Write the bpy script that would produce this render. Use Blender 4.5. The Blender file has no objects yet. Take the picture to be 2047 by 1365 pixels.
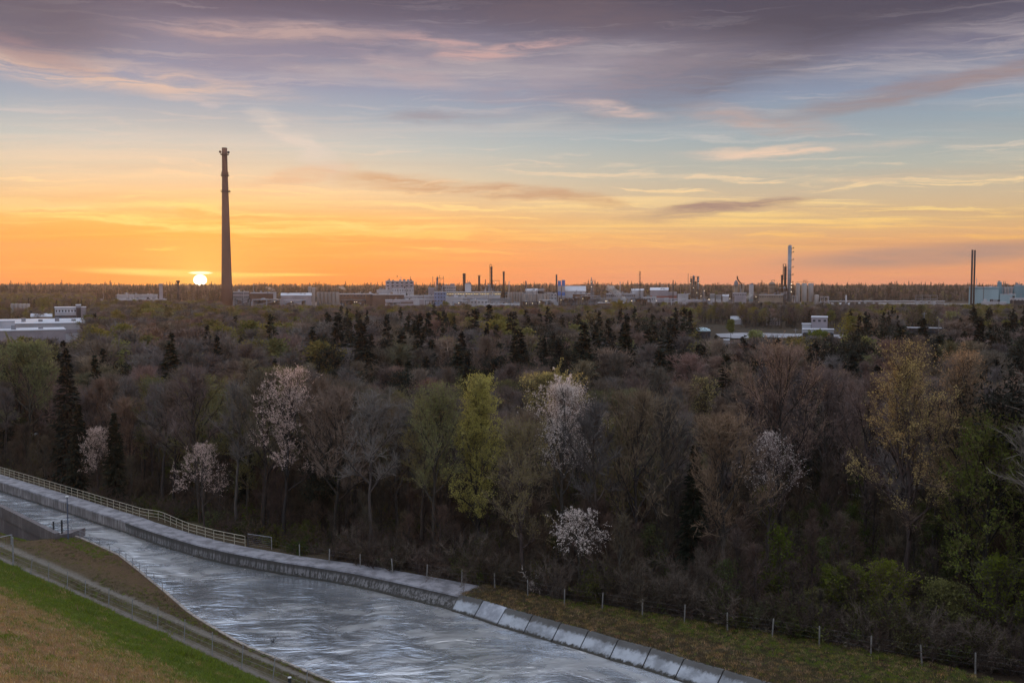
import bpy, math, random
import numpy as np
from mathutils import Vector, Matrix, noise as mnoise

scene = bpy.context.scene
COL = scene.collection
R = math.radians

# ------------------------------------------------------------------ camera
CAM_H = 29.0
F = 1990.0
PITCH = math.atan((682.5 - 566.0) / F)
cam_d = bpy.data.cameras.new('camera')
cam_d.sensor_width = 36.0
cam_d.lens = 36.0 * F / 2047.0
cam_d.clip_start = 0.5
cam_d.clip_end = 20000
cam = bpy.data.objects.new('camera', cam_d)
COL.objects.link(cam)
cam.location = (0, 0, CAM_H)
cam.rotation_euler = (R(90) - PITCH, 0, 0)
scene.camera = cam


def ray(px, py):
    u = (px - 1023.5) / F
    v = -(py - 682.5) / F
    c, s = math.cos(PITCH), math.sin(PITCH)
    return np.array([u, c + v * s, -s + v * c])


def P(px, py, z):
    d = ray(px, py)
    t = (z - CAM_H) / d[2]
    return np.array([d[0] * t, d[1] * t, z])


def PD(px, py, D):
    d = ray(px, py)
    t = D / d[1]
    return np.array([d[0] * t, D, CAM_H + d[2] * t])


def azel(px, py):
    d = ray(px, py)
    return math.atan2(d[0], d[1]), math.atan2(d[2], math.hypot(d[0], d[1]))


def lin(c):
    return tuple((x / 255 / 12.92 if x / 255 <= 0.04045 else ((x / 255 + 0.055) / 1.055) ** 2.4) for x in c)


# ------------------------------------------------------------------ sky
SUN_AZ, SUN_EL = azel(400, 560)
world = bpy.data.worlds.new('World')
scene.world = world
world.use_nodes = True
NT = world.node_tree
NT.nodes.clear()


class G:
    """tiny node helper"""
    def __init__(s, nt):
        s.nt = nt

    def n(s, typ, **kw):
        nd = s.nt.nodes.new(typ)
        for k, v in kw.items():
            setattr(nd, k, v)
        return nd

    def put(s, sock, v):
        if isinstance(v, bpy.types.NodeSocket):
            s.nt.links.new(v, sock)
        elif v is not None:
            if hasattr(sock.default_value, '__len__') and not hasattr(v, '__len__'):
                v = (v, v, v)
            if hasattr(v, '__len__') and len(sock.default_value) == 4 and len(v) == 3:
                v = tuple(v) + (1.0,)
            sock.default_value = v

    def m(s, op, a=None, b=None, c=None, clamp=False):
        nd = s.n('ShaderNodeMath', operation=op, use_clamp=clamp)
        for i, x in enumerate((a, b, c)):
            if x is not None:
                s.put(nd.inputs[i], x)
        return nd.outputs[0]

    def vm(s, op, a=None, b=None, scale=None):
        nd = s.n('ShaderNodeVectorMath', operation=op)
        s.put(nd.inputs[0], a)
        if b is not None:
            s.put(nd.inputs[1], b)
        if scale is not None:
            s.put(nd.inputs['Scale'], scale)
        return nd.outputs[0]

    def mix(s, f, a, b, mode='MIX'):
        nd = s.n('ShaderNodeMix', data_type='RGBA', blend_type=mode)
        s.put(nd.inputs[0], f)
        s.put(nd.inputs[6], a)
        s.put(nd.inputs[7], b)
        return nd.outputs[2]

    def ss(s, x, a, b, to0=0.0, to1=1.0):
        nd = s.n('ShaderNodeMapRange', interpolation_type='SMOOTHSTEP')
        s.put(nd.inputs[0], x)
        for i, v in enumerate((a, b, to0, to1)):
            s.put(nd.inputs[i + 1], v)
        return nd.outputs[0]

    def ramp(s, x, stops, interp='LINEAR'):
        nd = s.n('ShaderNodeValToRGB')
        cr = nd.color_ramp
        cr.interpolation = interp
        while len(cr.elements) < len(stops):
            cr.elements.new(0.5)
        for e, (p, c) in zip(cr.elements, stops):
            e.position = p
            e.color = tuple(c) + (1.0,) if len(c) == 3 else c
        s.put(nd.inputs[0], x)
        return nd.outputs[0]

    def noise(s, vec, scale, detail=4, rough=0.55, dist=0.0, out=0):
        nd = s.n('ShaderNodeTexNoise')
        s.put(nd.inputs['Vector'], vec)
        s.put(nd.inputs['Scale'], scale)
        s.put(nd.inputs['Detail'], detail)
        s.put(nd.inputs['Roughness'], rough)
        s.put(nd.inputs['Distortion'], dist)
        return nd.outputs[out]

    def map(s, vec, loc=(0, 0, 0), rot=(0, 0, 0), sc=(1, 1, 1), typ='POINT'):
        nd = s.n('ShaderNodeMapping', vector_type=typ)
        s.put(nd.inputs[0], vec)
        nd.inputs['Location'].default_value = loc
        nd.inputs['Rotation'].default_value = rot
        nd.inputs['Scale'].default_value = sc
        return nd.outputs[0]


g = G(NT)
tc = g.n('ShaderNodeTexCoord').outputs['Generated']
sep = g.n('ShaderNodeSeparateXYZ')
g.put(sep.inputs[0], tc)
dx, dy, dz = sep.outputs
az = g.m('ARCTAN2', dx, dy)
el = g.m('ARCSINE', dz)


def el_of(y):
    return math.atan((566.0 - y) / F)


ELM = 0.75


def sky_stops(lst, top):
    st = [(max(0.0, el_of(y)) / ELM, lin(c)) for y, c in lst]
    return st + top


TOP = [(0.30 / ELM, (0.12, 0.15, 0.24)), (0.36 / ELM, (0.40, 0.48, 0.62)), (0.45 / ELM, (0.68, 0.78, 0.96)), (0.60 / ELM, (0.62, 0.73, 0.94)), (1.0, (0.56, 0.67, 0.88))]
t_el = g.m('DIVIDE', el, ELM, clamp=True)
left = g.ramp(t_el, sky_stops([(566, (255, 138, 38)), (520, (254, 150, 44)), (480, (251, 160, 64)), (450, (248, 180, 92)), (410, (238, 198, 144)),
                               (360, (220, 204, 176)), (300, (186, 195, 192)), (230, (146, 166, 184)), (180, (130, 146, 174)),
                               (110, (116, 120, 144)), (50, (88, 88, 112)), (0, (68, 70, 94))], TOP))
right = g.ramp(t_el, sky_stops([(566, (226, 148, 112)), (530, (228, 154, 108)), (490, (226, 166, 112)), (450, (216, 178, 128)), (405, (204, 182, 150)),
                                (345, (176, 179, 170)), (270, (146, 166, 178)), (205, (130, 144, 168)), (130, (112, 110, 132)),
                                (60, (84, 80, 100)), (0, (62, 58, 78))], TOP))
daz = g.m('ABSOLUTE', g.m('SUBTRACT', az, SUN_AZ))
base = g.mix(g.ss(daz, 0.06, 0.55), left, right)

# streaked high cloud on a plane overhead (true perspective towards the horizon)
zz = g.m('ADD', g.m('MAXIMUM', dz, 0.0), 0.035)
cmb = g.n('ShaderNodeCombineXYZ')
g.put(cmb.inputs[0], g.m('DIVIDE', dx, zz))
g.put(cmb.inputs[1], g.m('DIVIDE', dy, zz))
plane = cmb.outputs[0]
pm = g.map(plane, rot=(0, 0, R(7)), sc=(0.30, 1.0, 1))
warp = g.noise(pm, 0.5, 3, 0.5, out=1)
pmw = g.vm('ADD', pm, g.vm('SCALE', warp, scale=0.9))
n1 = g.noise(pmw, 1.1, 10, 0.66)
n2 = g.noise(g.map(plane, loc=(7, 3, 0), rot=(0, 0, R(-5)), sc=(0.16, 0.85, 1)), 0.9, 5, 0.55, 0.4)
cl_light = g.ramp(t_el, sky_stops([(566, (255, 190, 80)), (480, (255, 196, 96)), (430, (255, 220, 138)), (370, (246, 214, 170)), (290, (214, 204, 196)),
                                   (180, (198, 184, 182)), (100, (168, 158, 164)), (0, (118, 112, 128))], [(0.40 / ELM, (0.55, 0.52, 0.56)), (0.6 / ELM, (1.45, 1.42, 1.45)), (1.0, (1.5, 1.48, 1.5))]))
cov = g.ramp(t_el, [(0, (0.15,) * 3), (el_of(500) / ELM, (0.18,) * 3), (el_of(460) / ELM, (0.75,) * 3), (el_of(380) / ELM, (0.55,) * 3), (el_of(300) / ELM, (0.28,) * 3), (el_of(230) / ELM, (0.22,) * 3), (el_of(150) / ELM, (0.55,) * 3), (0.45 / ELM, (0.85,) * 3), (1, (0.9,) * 3)])
sky = g.mix(g.m('MULTIPLY', g.ss(n1, 0.49, 0.66), cov), base, cl_light)
cl_dark = g.ramp(t_el, sky_stops([(566, (205, 128, 84)), (480, (205, 150, 100)), (400, (196, 165, 136)), (300, (160, 158, 160)), (180, (120, 116, 136)), (60, (74, 72, 90))],
                                 [(0.40 / ELM, (0.28, 0.3, 0.36)), (1.0, (0.5, 0.52, 0.6))]))
sky = g.mix(g.m('MULTIPLY', g.ss(n2, 0.50, 0.72), 0.28), sky, cl_dark)

# named cloud banks
ae = g.n('ShaderNodeCombineXYZ')
g.put(ae.inputs[0], az)
g.put(ae.inputs[1], el)
aev = ae.outputs[0]
wv = g.noise(g.map(aev, sc=(6, 26, 1)), 1.6, 5, 0.6, out=1)
aew = g.vm('ADD', aev, g.vm('MULTIPLY', g.vm('SUBTRACT', wv, (0.5, 0.5, 0.5)), (0.10, 0.022, 0.0)))
streak = g.noise(g.map(aew, sc=(7, 75, 1)), 1.5, 10, 0.68, 0.3)
fil = g.noise(g.map(aew, loc=(3, 1, 0), rot=(0, 0, R(-2)), sc=(4.5, 95, 1)), 1.3, 9, 0.66, 0.5)
fcov = g.ramp(t_el, [(0, (0.10,) * 3), (el_of(520) / ELM, (0.15,) * 3), (el_of(470) / ELM, (0.6,) * 3), (el_of(390) / ELM, (0.85,) * 3), (el_of(330) / ELM, (0.45,) * 3), (el_of(240) / ELM, (0.3,) * 3), (el_of(100) / ELM, (0.5,) * 3), (el_of(-100) / ELM, (0.1,) * 3)])
sky = g.mix(g.m('MULTIPLY', g.ss(fil, 0.52, 0.66), fcov), sky, cl_light)
BANKS = [
    # x, y, rx, ry, tilt, colour, strength, streaked
    (1500, 95, 420, 80, 16, (86, 80, 95), 0.7, 0.5),
    (1720, 20, 420, 60, 0, (64, 58, 77), 0.6, 0.2),
    (1150, 20, 260, 50, -8, (112, 94, 102), 0.45, 0.5),
    (60, 45, 220, 75, 0, (68, 70, 92), 0.7, 0.1),
    (620, 100, 520, 70, 2, (130, 127, 150), 0.45, 0.7),
    (1200, 160, 380, 60, 8, (152, 142, 156), 0.5, 0.8),
    (190, 150, 400, 30, -3, (212, 186, 172), 0.95, 1.0),
    (60, 100, 160, 26, -12, (150, 126, 134), 0.6, 0.6),
    (560, 66, 300, 22, 1, (184, 158, 156), 0.8, 0.8),
    (1020, 100, 170, 14, 7, (196, 160, 158), 0.9, 1.0),
    (900, 88, 130, 10, -9, (190, 156, 156), 0.8, 1.0),
    (800, 142, 120, 30, -12, (176, 160, 166), 0.6, 1.0),
    (450, 190, 120, 8, 8, (190, 182, 184), 0.7, 0.8),
    (70, 220, 140, 5, -1, (190, 190, 192), 0.8, 0.3),
    (595, 285, 115, 26, -38, (214, 206, 198), 0.7, 0.7),
    (418, 215, 26, 10, 0, (186, 184, 190), 0.7, 0.4),
    (1590, 300, 250, 14, 1, (228, 200, 178), 1.0, 0.9),
    (1220, 222, 110, 16, -7, (206, 182, 176), 0.8, 0.9),
    (1060, 255, 120, 16, 12, (176, 180, 182), 0.6, 0.9),
    (1520, 240, 200, 22, -10, (184, 158, 152), 0.6, 0.7),
    (1880, 172, 330, 24, 8, (150, 122, 118), 0.65, 0.4),
    (880, 238, 140, 16, 0, (140, 142, 156), 0.7, 0.9),
    (820, 366, 190, 18, -6, (198, 158, 124), 0.9, 0.8),
    (1040, 388, 190, 15, -4, (192, 150, 120), 0.8, 0.8),
    (600, 350, 110, 24, 12, (214, 176, 146), 0.6, 0.9),
    (1430, 415, 210, 15, 6, (156, 130, 122), 1.0, 0.6),
    (1180, 402, 110, 12, -4, (190, 146, 112), 0.6, 0.6),
    (1860, 510, 330, 24, 3, (174, 138, 122), 1.0, 0.25),
    (1560, 500, 200, 12, 3, (206, 158, 112), 0.4, 0.6),
    (180, 412, 420, 14, -2, (255, 226, 150), 0.95, 0.9),
    (250, 436, 480, 12, -4, (255, 222, 130), 0.9, 1.0),
    (640, 440, 420, 13, -3, (255, 216, 128), 0.8, 1.0),
    (120, 400, 350, 16, 3, (214, 176, 130), 0.5, 0.8),
    (480, 432, 320, 6, -1, (226, 152, 84), 0.7, 0.7),
    (900, 470, 300, 10, -1, (252, 200, 104), 0.8, 1.0),
    (1250, 478, 330, 14, -2, (248, 192, 108), 0.7, 1.0),
    (880, 500, 200, 6, -3, (253, 196, 96), 0.8, 0.9),
    (1250, 450, 420, 14, 2, (236, 196, 128), 0.6, 0.9),
    (1650, 372, 420, 12, 5, (196, 178, 156), 0.5, 1.0),
    (860, 545, 130, 10, 0, (240, 158, 84), 0.5, 0.6),
    (350, 546, 190, 8, -2, (255, 232, 120), 0.9, 0.2),
    (520, 549, 160, 4, 0, (255, 224, 104), 0.8, 0.2),
    (340, 492, 40, 3, 0, (255, 205, 90), 0.8, 0.3),
]
for (x, y, rx, ry, tilt, c, st, sk) in BANKS:
    a, e = azel(x, y)
    v = g.map(aew if sk > 0.25 else aev, loc=(a, e, 0), rot=(0, 0, R(tilt)), sc=(rx / F * 1.15, ry / F * 1.25, 1), typ='TEXTURE')
    gr = g.n('ShaderNodeTexGradient', gradient_type='SPHERICAL')
    g.put(gr.inputs[0], v)
    f = g.ss(gr.outputs['Fac'], 0.0, 0.75)
    k = g.ss(streak, 0.38, 0.60, 1.0 - 0.92 * sk, 1.0)
    sky = g.mix(g.m('MULTIPLY', g.m('MULTIPLY', f, k), st), sky, lin(c))

# sun glow and disc
dd = g.m('SQRT', g.m('ADD', g.m('POWER', g.m('SUBTRACT', az, SUN_AZ), 2.0), g.m('POWER', g.m('MULTIPLY', g.m('SUBTRACT', el, SUN_EL), 1.15), 2.0)))
front = g.m('GREATER_THAN', el, -0.02)
glow = g.m('MULTIPLY', g.m('EXPONENT', g.m('MULTIPLY', dd, -1 / 0.034)), 0.85)
sky = g.mix(g.m('MULTIPLY', glow, front), sky, (1.12, 0.70, 0.12), 'MIX')
glow2 = g.m('MULTIPLY', g.m('EXPONENT', g.m('MULTIPLY', dd, -1 / 0.11)), 0.24)
sky = g.mix(g.m('MULTIPLY', glow2, front), sky, (1.0, 0.42, 0.05), 'MIX')
v = g.map(aev, loc=(azel(401, 545.5)[0], azel(401, 545.5)[1], 0), sc=(26 / F, 3.4 / F, 1), typ='TEXTURE')
gr = g.n('ShaderNodeTexGradient', gradient_type='SPHERICAL')
g.put(gr.inputs[0], v)
sky = g.mix(g.ss(gr.outputs['Fac'], 0, 0.5), sky, (1.6, 1.45, 0.9))
sky = g.mix(g.ss(dd, 0.0068, 0.0046), sky, (5.0, 4.6, 3.6))
# physical sky underneath, faint: dusk blue filling everything
nish = g.n('ShaderNodeTexSky', sky_type='NISHITA', sun_disc=False)
nish.sun_elevation = max(0.004, SUN_EL)
nish.sun_rotation = SUN_AZ
nish.air_density = 1.0
nish.dust_density = 1.5
sky = g.mix(1.0, sky, g.mix(1.0, nish.outputs[0], (0.02, 0.02, 0.02), 'MULTIPLY'), 'ADD')
below = g.ss(el, -0.03, 0.0)
sky = g.mix(below, (0.05, 0.045, 0.045), sky)
bg = g.n('ShaderNodeBackground')
g.put(bg.inputs[0], sky)
bg.inputs[1].default_value = 1.0
wo = g.n('ShaderNodeOutputWorld')
NT.links.new(bg.outputs[0], wo.inputs[0])

sun_d = bpy.data.lights.new('sun', 'SUN')
sun_d.energy = 2.4
sun_d.angle = R(1.0)
sun_d.color = (1.0, 0.50, 0.20)
sun = bpy.data.objects.new('sun', sun_d)
COL.objects.link(sun)
sel = R(1.6)
sv = Vector((math.sin(SUN_AZ) * math.cos(sel), math.cos(SUN_AZ) * math.cos(sel), math.sin(sel)))
sun.rotation_euler = sv.to_track_quat('Z', 'Y').to_euler()
sun.location = (-100, 300, 60)

vs = scene.view_settings
vs.view_transform = 'Standard'
vs.look = 'None'
vs.exposure = 0.0
vs.gamma = 1.0
vs.use_curve_mapping = False
scene.cycles.max_bounces = 5
scene.cycles.diffuse_bounces = 2
scene.cycles.glossy_bounces = 2
scene.cycles.transmission_bounces = 2
scene.cycles.volume_bounces = 0
scene.cycles.sample_clamp_indirect = 3.0


# ------------------------------------------------------------------ helpers
def tag(o, label=None, cat=None, group=None, kind=None):
    if label: o['label'] = label
    if cat: o['category'] = cat
    if group: o['group'] = group
    if kind: o['kind'] = kind
    return o


def empty(name, loc, label=None, cat=None, group=None, rz=0.0):
    o = bpy.data.objects.new(name, None)
    COL.objects.link(o)
    o.location = loc
    o.rotation_euler = (0, 0, rz)
    o.empty_display_size = 0.5
    return tag(o, label, cat, group)


class MB:
    def __init__(s):
        s.v, s.f, s.mi, s.sm = [], [], [], False

    def add(s, vs_, fs_, m=0):
        b = len(s.v)
        s.v.extend([tuple(map(float, p)) for p in vs_])
        for f in fs_:
            s.f.append(tuple(i + b for i in f))
            s.mi.append(m)
        return s

    def box(s, x0, x1, y0, y1, z0, z1, m=0):
        vs_ = [(x0, y0, z0), (x1, y0, z0), (x1, y1, z0), (x0, y1, z0), (x0, y0, z1), (x1, y0, z1), (x1, y1, z1), (x0, y1, z1)]
        return s.add(vs_, [(0, 3, 2, 1), (4, 5, 6, 7), (0, 1, 5, 4), (1, 2, 6, 5), (2, 3, 7, 6), (3, 0, 4, 7)], m)

    def hexa(s, a, b, m=0):
        """prism between quad a (4 pts) and quad b (4 pts)"""
        return s.add(list(a) + list(b), [(0, 3, 2, 1), (4, 5, 6, 7), (0, 1, 5, 4), (1, 2, 6, 5), (2, 3, 7, 6), (3, 0, 4, 7)], m)

    def tube(s, pts, rad, n=8, m=0, cap=True):
        pts = [np.array(p, float) for p in pts]
        if not hasattr(rad, '__len__'): rad = [rad] * len(pts)
        vs_, fs_ = [], []
        k = len(pts)
        for i, p in enumerate(pts):
            d = pts[min(i + 1, k - 1)] - pts[max(i - 1, 0)]
            d /= (np.linalg.norm(d) + 1e-9)
            a = np.array([1.0, 0, 0]) if abs(d[0]) < 0.8 else np.array([0, 1.0, 0])
            u = np.cross(d, a); u /= np.linalg.norm(u)
            w = np.cross(d, u)
            for j in range(n):
                t = 2 * math.pi * j / n
                vs_.append(p + rad[i] * (math.cos(t) * u + math.sin(t) * w))
        for i in range(k - 1):
            for j in range(n):
                j2 = (j + 1) % n
                fs_.append((i * n + j, i * n + j2, (i + 1) * n + j2, (i + 1) * n + j))
        if cap:
            fs_.append(tuple(range(n))[::-1])
            fs_.append(tuple((k - 1) * n + j for j in range(n)))
        return s.add(vs_, fs_, m)

    def lathe(s, c, prof, n=16, m=0):
        """prof: list of (r, z)"""
        return s.tube([(c[0], c[1], c[2] + z) for r, z in prof], [max(r, 0.001) for r, z in prof], n, m)

    def mesh(s, name, mats, smooth=False):
        me = bpy.data.meshes.new(name)
        me.from_pydata(s.v, [], s.f)
        for m in (mats if isinstance(mats, (list, tuple)) else [mats]):
            me.materials.append(m)
        if any(s.mi): me.polygons.foreach_set('material_index', s.mi)
        if smooth: me.polygons.foreach_set('use_smooth', [True] * len(me.polygons))
        me.update()
        return me

    def build(s, name, mats, parent=None, smooth=False):
        me = s.mesh(name, mats, smooth)
        o = bpy.data.objects.new(name, me)
        COL.objects.link(o)
        if parent is not None:
            o.parent = parent
            o.matrix_parent_inverse = Matrix.Identity(4)
            if any(abs(c) > 1e-9 for c in parent.location):
                # geometry given in world space: keep it there
                o.location = tuple(-c for c in parent.location)
        return o


_mats = {}


def mat(name, col, rough=0.85, var=0.25, scale=3.0, col2=None, metal=0.0, bump=0.0, bscale=20.0, stretch=(1, 1, 1), rnd=0.0, trans=0.0, spec=0.3):
    """noise-mottled procedural surface"""
    if name in _mats: return _mats[name]
    m = bpy.data.materials.new(name)
    m.use_nodes = True
    nt = m.node_tree
    gg = G(nt)
    bs = nt.nodes['Principled BSDF']
    co = gg.n('ShaderNodeTexCoord').outputs['Object']
    v = gg.map(co, sc=stretch)
    n = gg.noise(v, scale, 5, 0.6)
    f = gg.ss(n, 0.3, 0.7)
    c2 = col2 if col2 else tuple(c * (1 - var) for c in col)
    c = gg.mix(f, tuple(c2), tuple(min(1.0, x * (1 + var * 0.5)) if not col2 else x for x in col))
    if rnd > 0:
        oi = gg.n('ShaderNodeObjectInfo').outputs['Random']
        h = gg.n('ShaderNodeHueSaturation')
        gg.put(h.inputs['Hue'], gg.m('ADD', 0.5, gg.m('MULTIPLY', gg.m('SUBTRACT', oi, 0.5), 0.10 * rnd)))
        r2 = gg.m('FRACT', gg.m('MULTIPLY', oi, 7.31))
        gg.put(h.inputs['Value'], gg.m('ADD', 1.0, gg.m('MULTIPLY', gg.m('SUBTRACT', r2, 0.5), 1.0 * rnd)))
        r3 = gg.m('FRACT', gg.m('MULTIPLY', oi, 3.77))
        gg.put(h.inputs['Saturation'], gg.m('ADD', 1.0, gg.m('MULTIPLY', gg.m('SUBTRACT', r3, 0.5), 0.7 * rnd)))
        gg.put(h.inputs['Color'], c)
        c = h.outputs[0]
    gg.put(bs.inputs['Base Color'], c)
    bs.inputs['Roughness'].default_value = rough
    bs.inputs['Metallic'].default_value = metal
    bs.inputs['Specular IOR Level'].default_value = spec
    if bump:
        b = gg.n('ShaderNodeBump')
        b.inputs['Strength'].default_value = bump
        b.inputs['Distance'].default_value = 0.05
        gg.put(b.inputs['Height'], gg.noise(v, bscale, 6, 0.65))
        gg.put(bs.inputs['Normal'], b.outputs[0])
    if trans > 0:
        tr = gg.n('ShaderNodeBsdfTranslucent')
        gg.put(tr.inputs[0], c)
        df = gg.n('ShaderNodeBsdfDiffuse')
        gg.put(df.inputs[0], c)
        ms = gg.n('ShaderNodeMixShader')
        ms.inputs[0].default_value = trans
        nt.links.new(df.outputs[0], ms.inputs[1])
        nt.links.new(tr.outputs[0], ms.inputs[2])
        nt.links.new(ms.outputs[0], nt.nodes['Material Output'].inputs[0])
    _mats[name] = m
    return m
# ------------------------------------------------------------------ lines of the place (from the camera to world metres)
def nrm(v):
    return v / (np.linalg.norm(v) + 1e-12)


def extend(pts, a=0.0, b=0.0):
    pts = [np.array(p, float) for p in pts]
    if a: pts = [pts[0] + nrm(pts[0] - pts[1]) * a] + pts
    if b: pts = pts + [pts[-1] + nrm(pts[-1] - pts[-2]) * b]
    return pts


PAIRS = [((0, 962), (0, 982)), ((125, 1001), (126, 1023)), ((250, 1041), (252, 1066)), ((273, 1050), (275, 1074)), ((342, 1072), (343, 1098)),
         ((398, 1088), (398, 1116)), ((455, 1101), (455, 1128)), ((514, 1112), (512, 1139)), ((566, 1121), (560, 1148)), ((621, 1129), (609, 1158)),
         ((709, 1143), (696, 1176)), ((803, 1163), (786, 1198)), ((860, 1176), (838, 1210)), ((917, 1189), (892, 1223)), ((965, 1201), (940, 1236)), ((1011, 1216), (990, 1250)),
         ((1064, 1230), (1045, 1264)), ((1120, 1246), (1098, 1280)), ((1176, 1261), (1156, 1297)), ((1235, 1279), (1216, 1315)),
         ((1301, 1296), (1277, 1334)), ((1367, 1317), (1343, 1357))]
ZT = [1.45, 1.45, 1.45, 1.43, 1.42, 1.42, 1.40, 1.38, 1.35, 1.32, 1.28, 1.25, 1.22, 1.2] + [1.2] * 8
Rt = [P(a[0], a[1], z) for (a, b), z in zip(PAIRS, ZT)]
Rb = [P(b[0], b[1], 0.0) for (a, b) in PAIRS]
# regularise: foot lies below/inside the top edge
for i in range(len(Rt)):
    j0, j1 = max(0, i - 1), min(len(Rt) - 1, i + 1)
    d = nrm((Rt[j1] - Rt[j0])[:2]); n = np.array([-d[1], d[0]])      # outward (away from the water)
    slope = 0.0 if i <= 3 else (0.12 if i < 8 else min(1.25, 0.12 + (i - 8) * 0.2))
    Rb[i] = np.array([Rt[i][0] - n[0] * slope, Rt[i][1] - n[1] * slope, 0.0])
dirR = nrm(Rt[-1] - Rt[-3]); dirR[2] = 0
for k in range(14):
    Rt.append(Rt[-1] + dirR * 3.3); Rb.append(Rb[-1] + dirR * 3.3)
dirL = nrm(Rt[0] - Rt[2]); dirL[2] = 0
for k in range(4):
    Rt.insert(0, Rt[0] + dirL * 12.0); Rb.insert(0, Rb[0] + dirL * 12.0)
N0 = 4                    # index of the first measured station
NR = len(Rt)


def out_n(i, pts):
    j0, j1 = max(0, i - 1), min(len(pts) - 1, i + 1)
    d = nrm((pts[j1] - pts[j0])[:2])
    return np.array([-d[1], d[0], 0.0])


DECK_END = N0 + 13
deck_w = {}
for i in range(NR):
    deck_w[i] = 2.2 if i < N0 + 9 else min(3.3, 2.2 + (i - N0 - 9) * 0.28)

# left bank edge
Lp = [P(x, y, 0.35) for x, y in ((125, 1064), (160, 1075), (199, 1092), (238, 1110), (274, 1138), (300, 1160), (326, 1180), (380, 1227), (438, 1262),
                                 (480, 1286), (512, 1301), (560, 1320), (665, 1365))]
Lp = extend(Lp, 0, 60)
TA = P(0, 1121, 1.3); TB = P(530, 1362, 1.3)
Td = nrm(TB - TA)
Tn = np.array([-Td[1], Td[0], 0.0])
if Tn[1] < 0: Tn = -Tn
N_TOE = float(TA @ Tn - 1.3 * Tn[2])


def toe_coord(p):
    """(along, beyond toe) of a point"""
    return float(p[0] * Td[0] + p[1] * Td[1]), float(p[0] * Tn[0] + p[1] * Tn[1]) - N_TOE


# fence line on the far side
FL = [P(x, y, 1.5) for x, y in ((543, 1098), (599, 1110), (658, 1120), (720, 1129), (785, 1140), (853, 1150), (923, 1162), (989, 1169), (1055, 1184),
                                (1128, 1200), (1204, 1209), (1284, 1223), (1368, 1236), (1454, 1252), (1544, 1264), (1638, 1280), (1741, 1299), (1843, 1317), (1950, 1333))]
for k in range(4):
    FL.append(FL[-1] + nrm(FL[-1] - FL[-3]) * 4.3)
fx = [p[0] for p in FL]; fy = [p[1] for p in FL]


def fence_y(x):
    if x < fx[0]:
        k = N0
        xs = [Rt[i][0] for i in range(NR)]; ys = [Rt[i][1] + 4.0 for i in range(NR)]
        return float(np.interp(x, xs, ys)) if x > xs[0] else ys[0] + (xs[0] - x) * 0.85
    if x > fx[-1]:
        return max(fy[-1] - (x - fx[-1]) * 0.65, 10)
    return float(np.interp(x, fx, fy))


def ground_z(x, y):
    """height of the forest floor and the land beyond"""
    D = math.hypot(x, y)
    near = max(0.0, min(1.0, (130 - (D)) / 60.0))
    z = 1.0 * near + 0.35 * mnoise.noise((x * 0.04, y * 0.04, 0)) * min(1, max(0.2, (D - 80) / 80))
    if D > 1350:
        t = min(1.0, (D - 1350) / 1500.0)
        z += (t * t * (3 - 2 * t)) * (9.5 + 2.2 * mnoise.noise((x * 0.0012, 5, 0)) + 0.8 * mnoise.noise((x * 0.006, 9, 0)))
    return z


def loft(name, rows, mats, attr=None, kind='structure', smooth=True, parent=None):
    nr, nc = len(rows), len(rows[0])
    v = [tuple(map(float, p)) for r in rows for p in r]
    f = [(i * nc + j, i * nc + j + 1, (i + 1) * nc + j + 1, (i + 1) * nc + j) for i in range(nr - 1) for j in range(nc - 1)]
    me = bpy.data.meshes.new(name)
    me.from_pydata(v, [], f)
    me.materials.append(mats)
    if smooth: me.polygons.foreach_set('use_smooth', [True] * len(me.polygons))
    if attr is not None:
        at = me.attributes.new('off', 'FLOAT', 'POINT')
        at.data.foreach_set('value', [float(a) for r in attr for a in r])
    me.update()
    if me.polygons[0].normal.z < 0: me.flip_normals()
    o = bpy.data.objects.new(name, me)
    COL.objects.link(o)
    if kind: o['kind'] = kind
    if parent is not None: o.parent = parent
    return o


def resample(pts, n):
    pts = [np.array(p, float) for p in pts]
    s = [0]
    for a, b in zip(pts, pts[1:]): s.append(s[-1] + np.linalg.norm(b - a))
    t = np.linspace(0, s[-1], n)
    a = np.array(pts)
    return [np.array([np.interp(x, s, a[:, k]) for k in range(3)]) for x in t]


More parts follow.
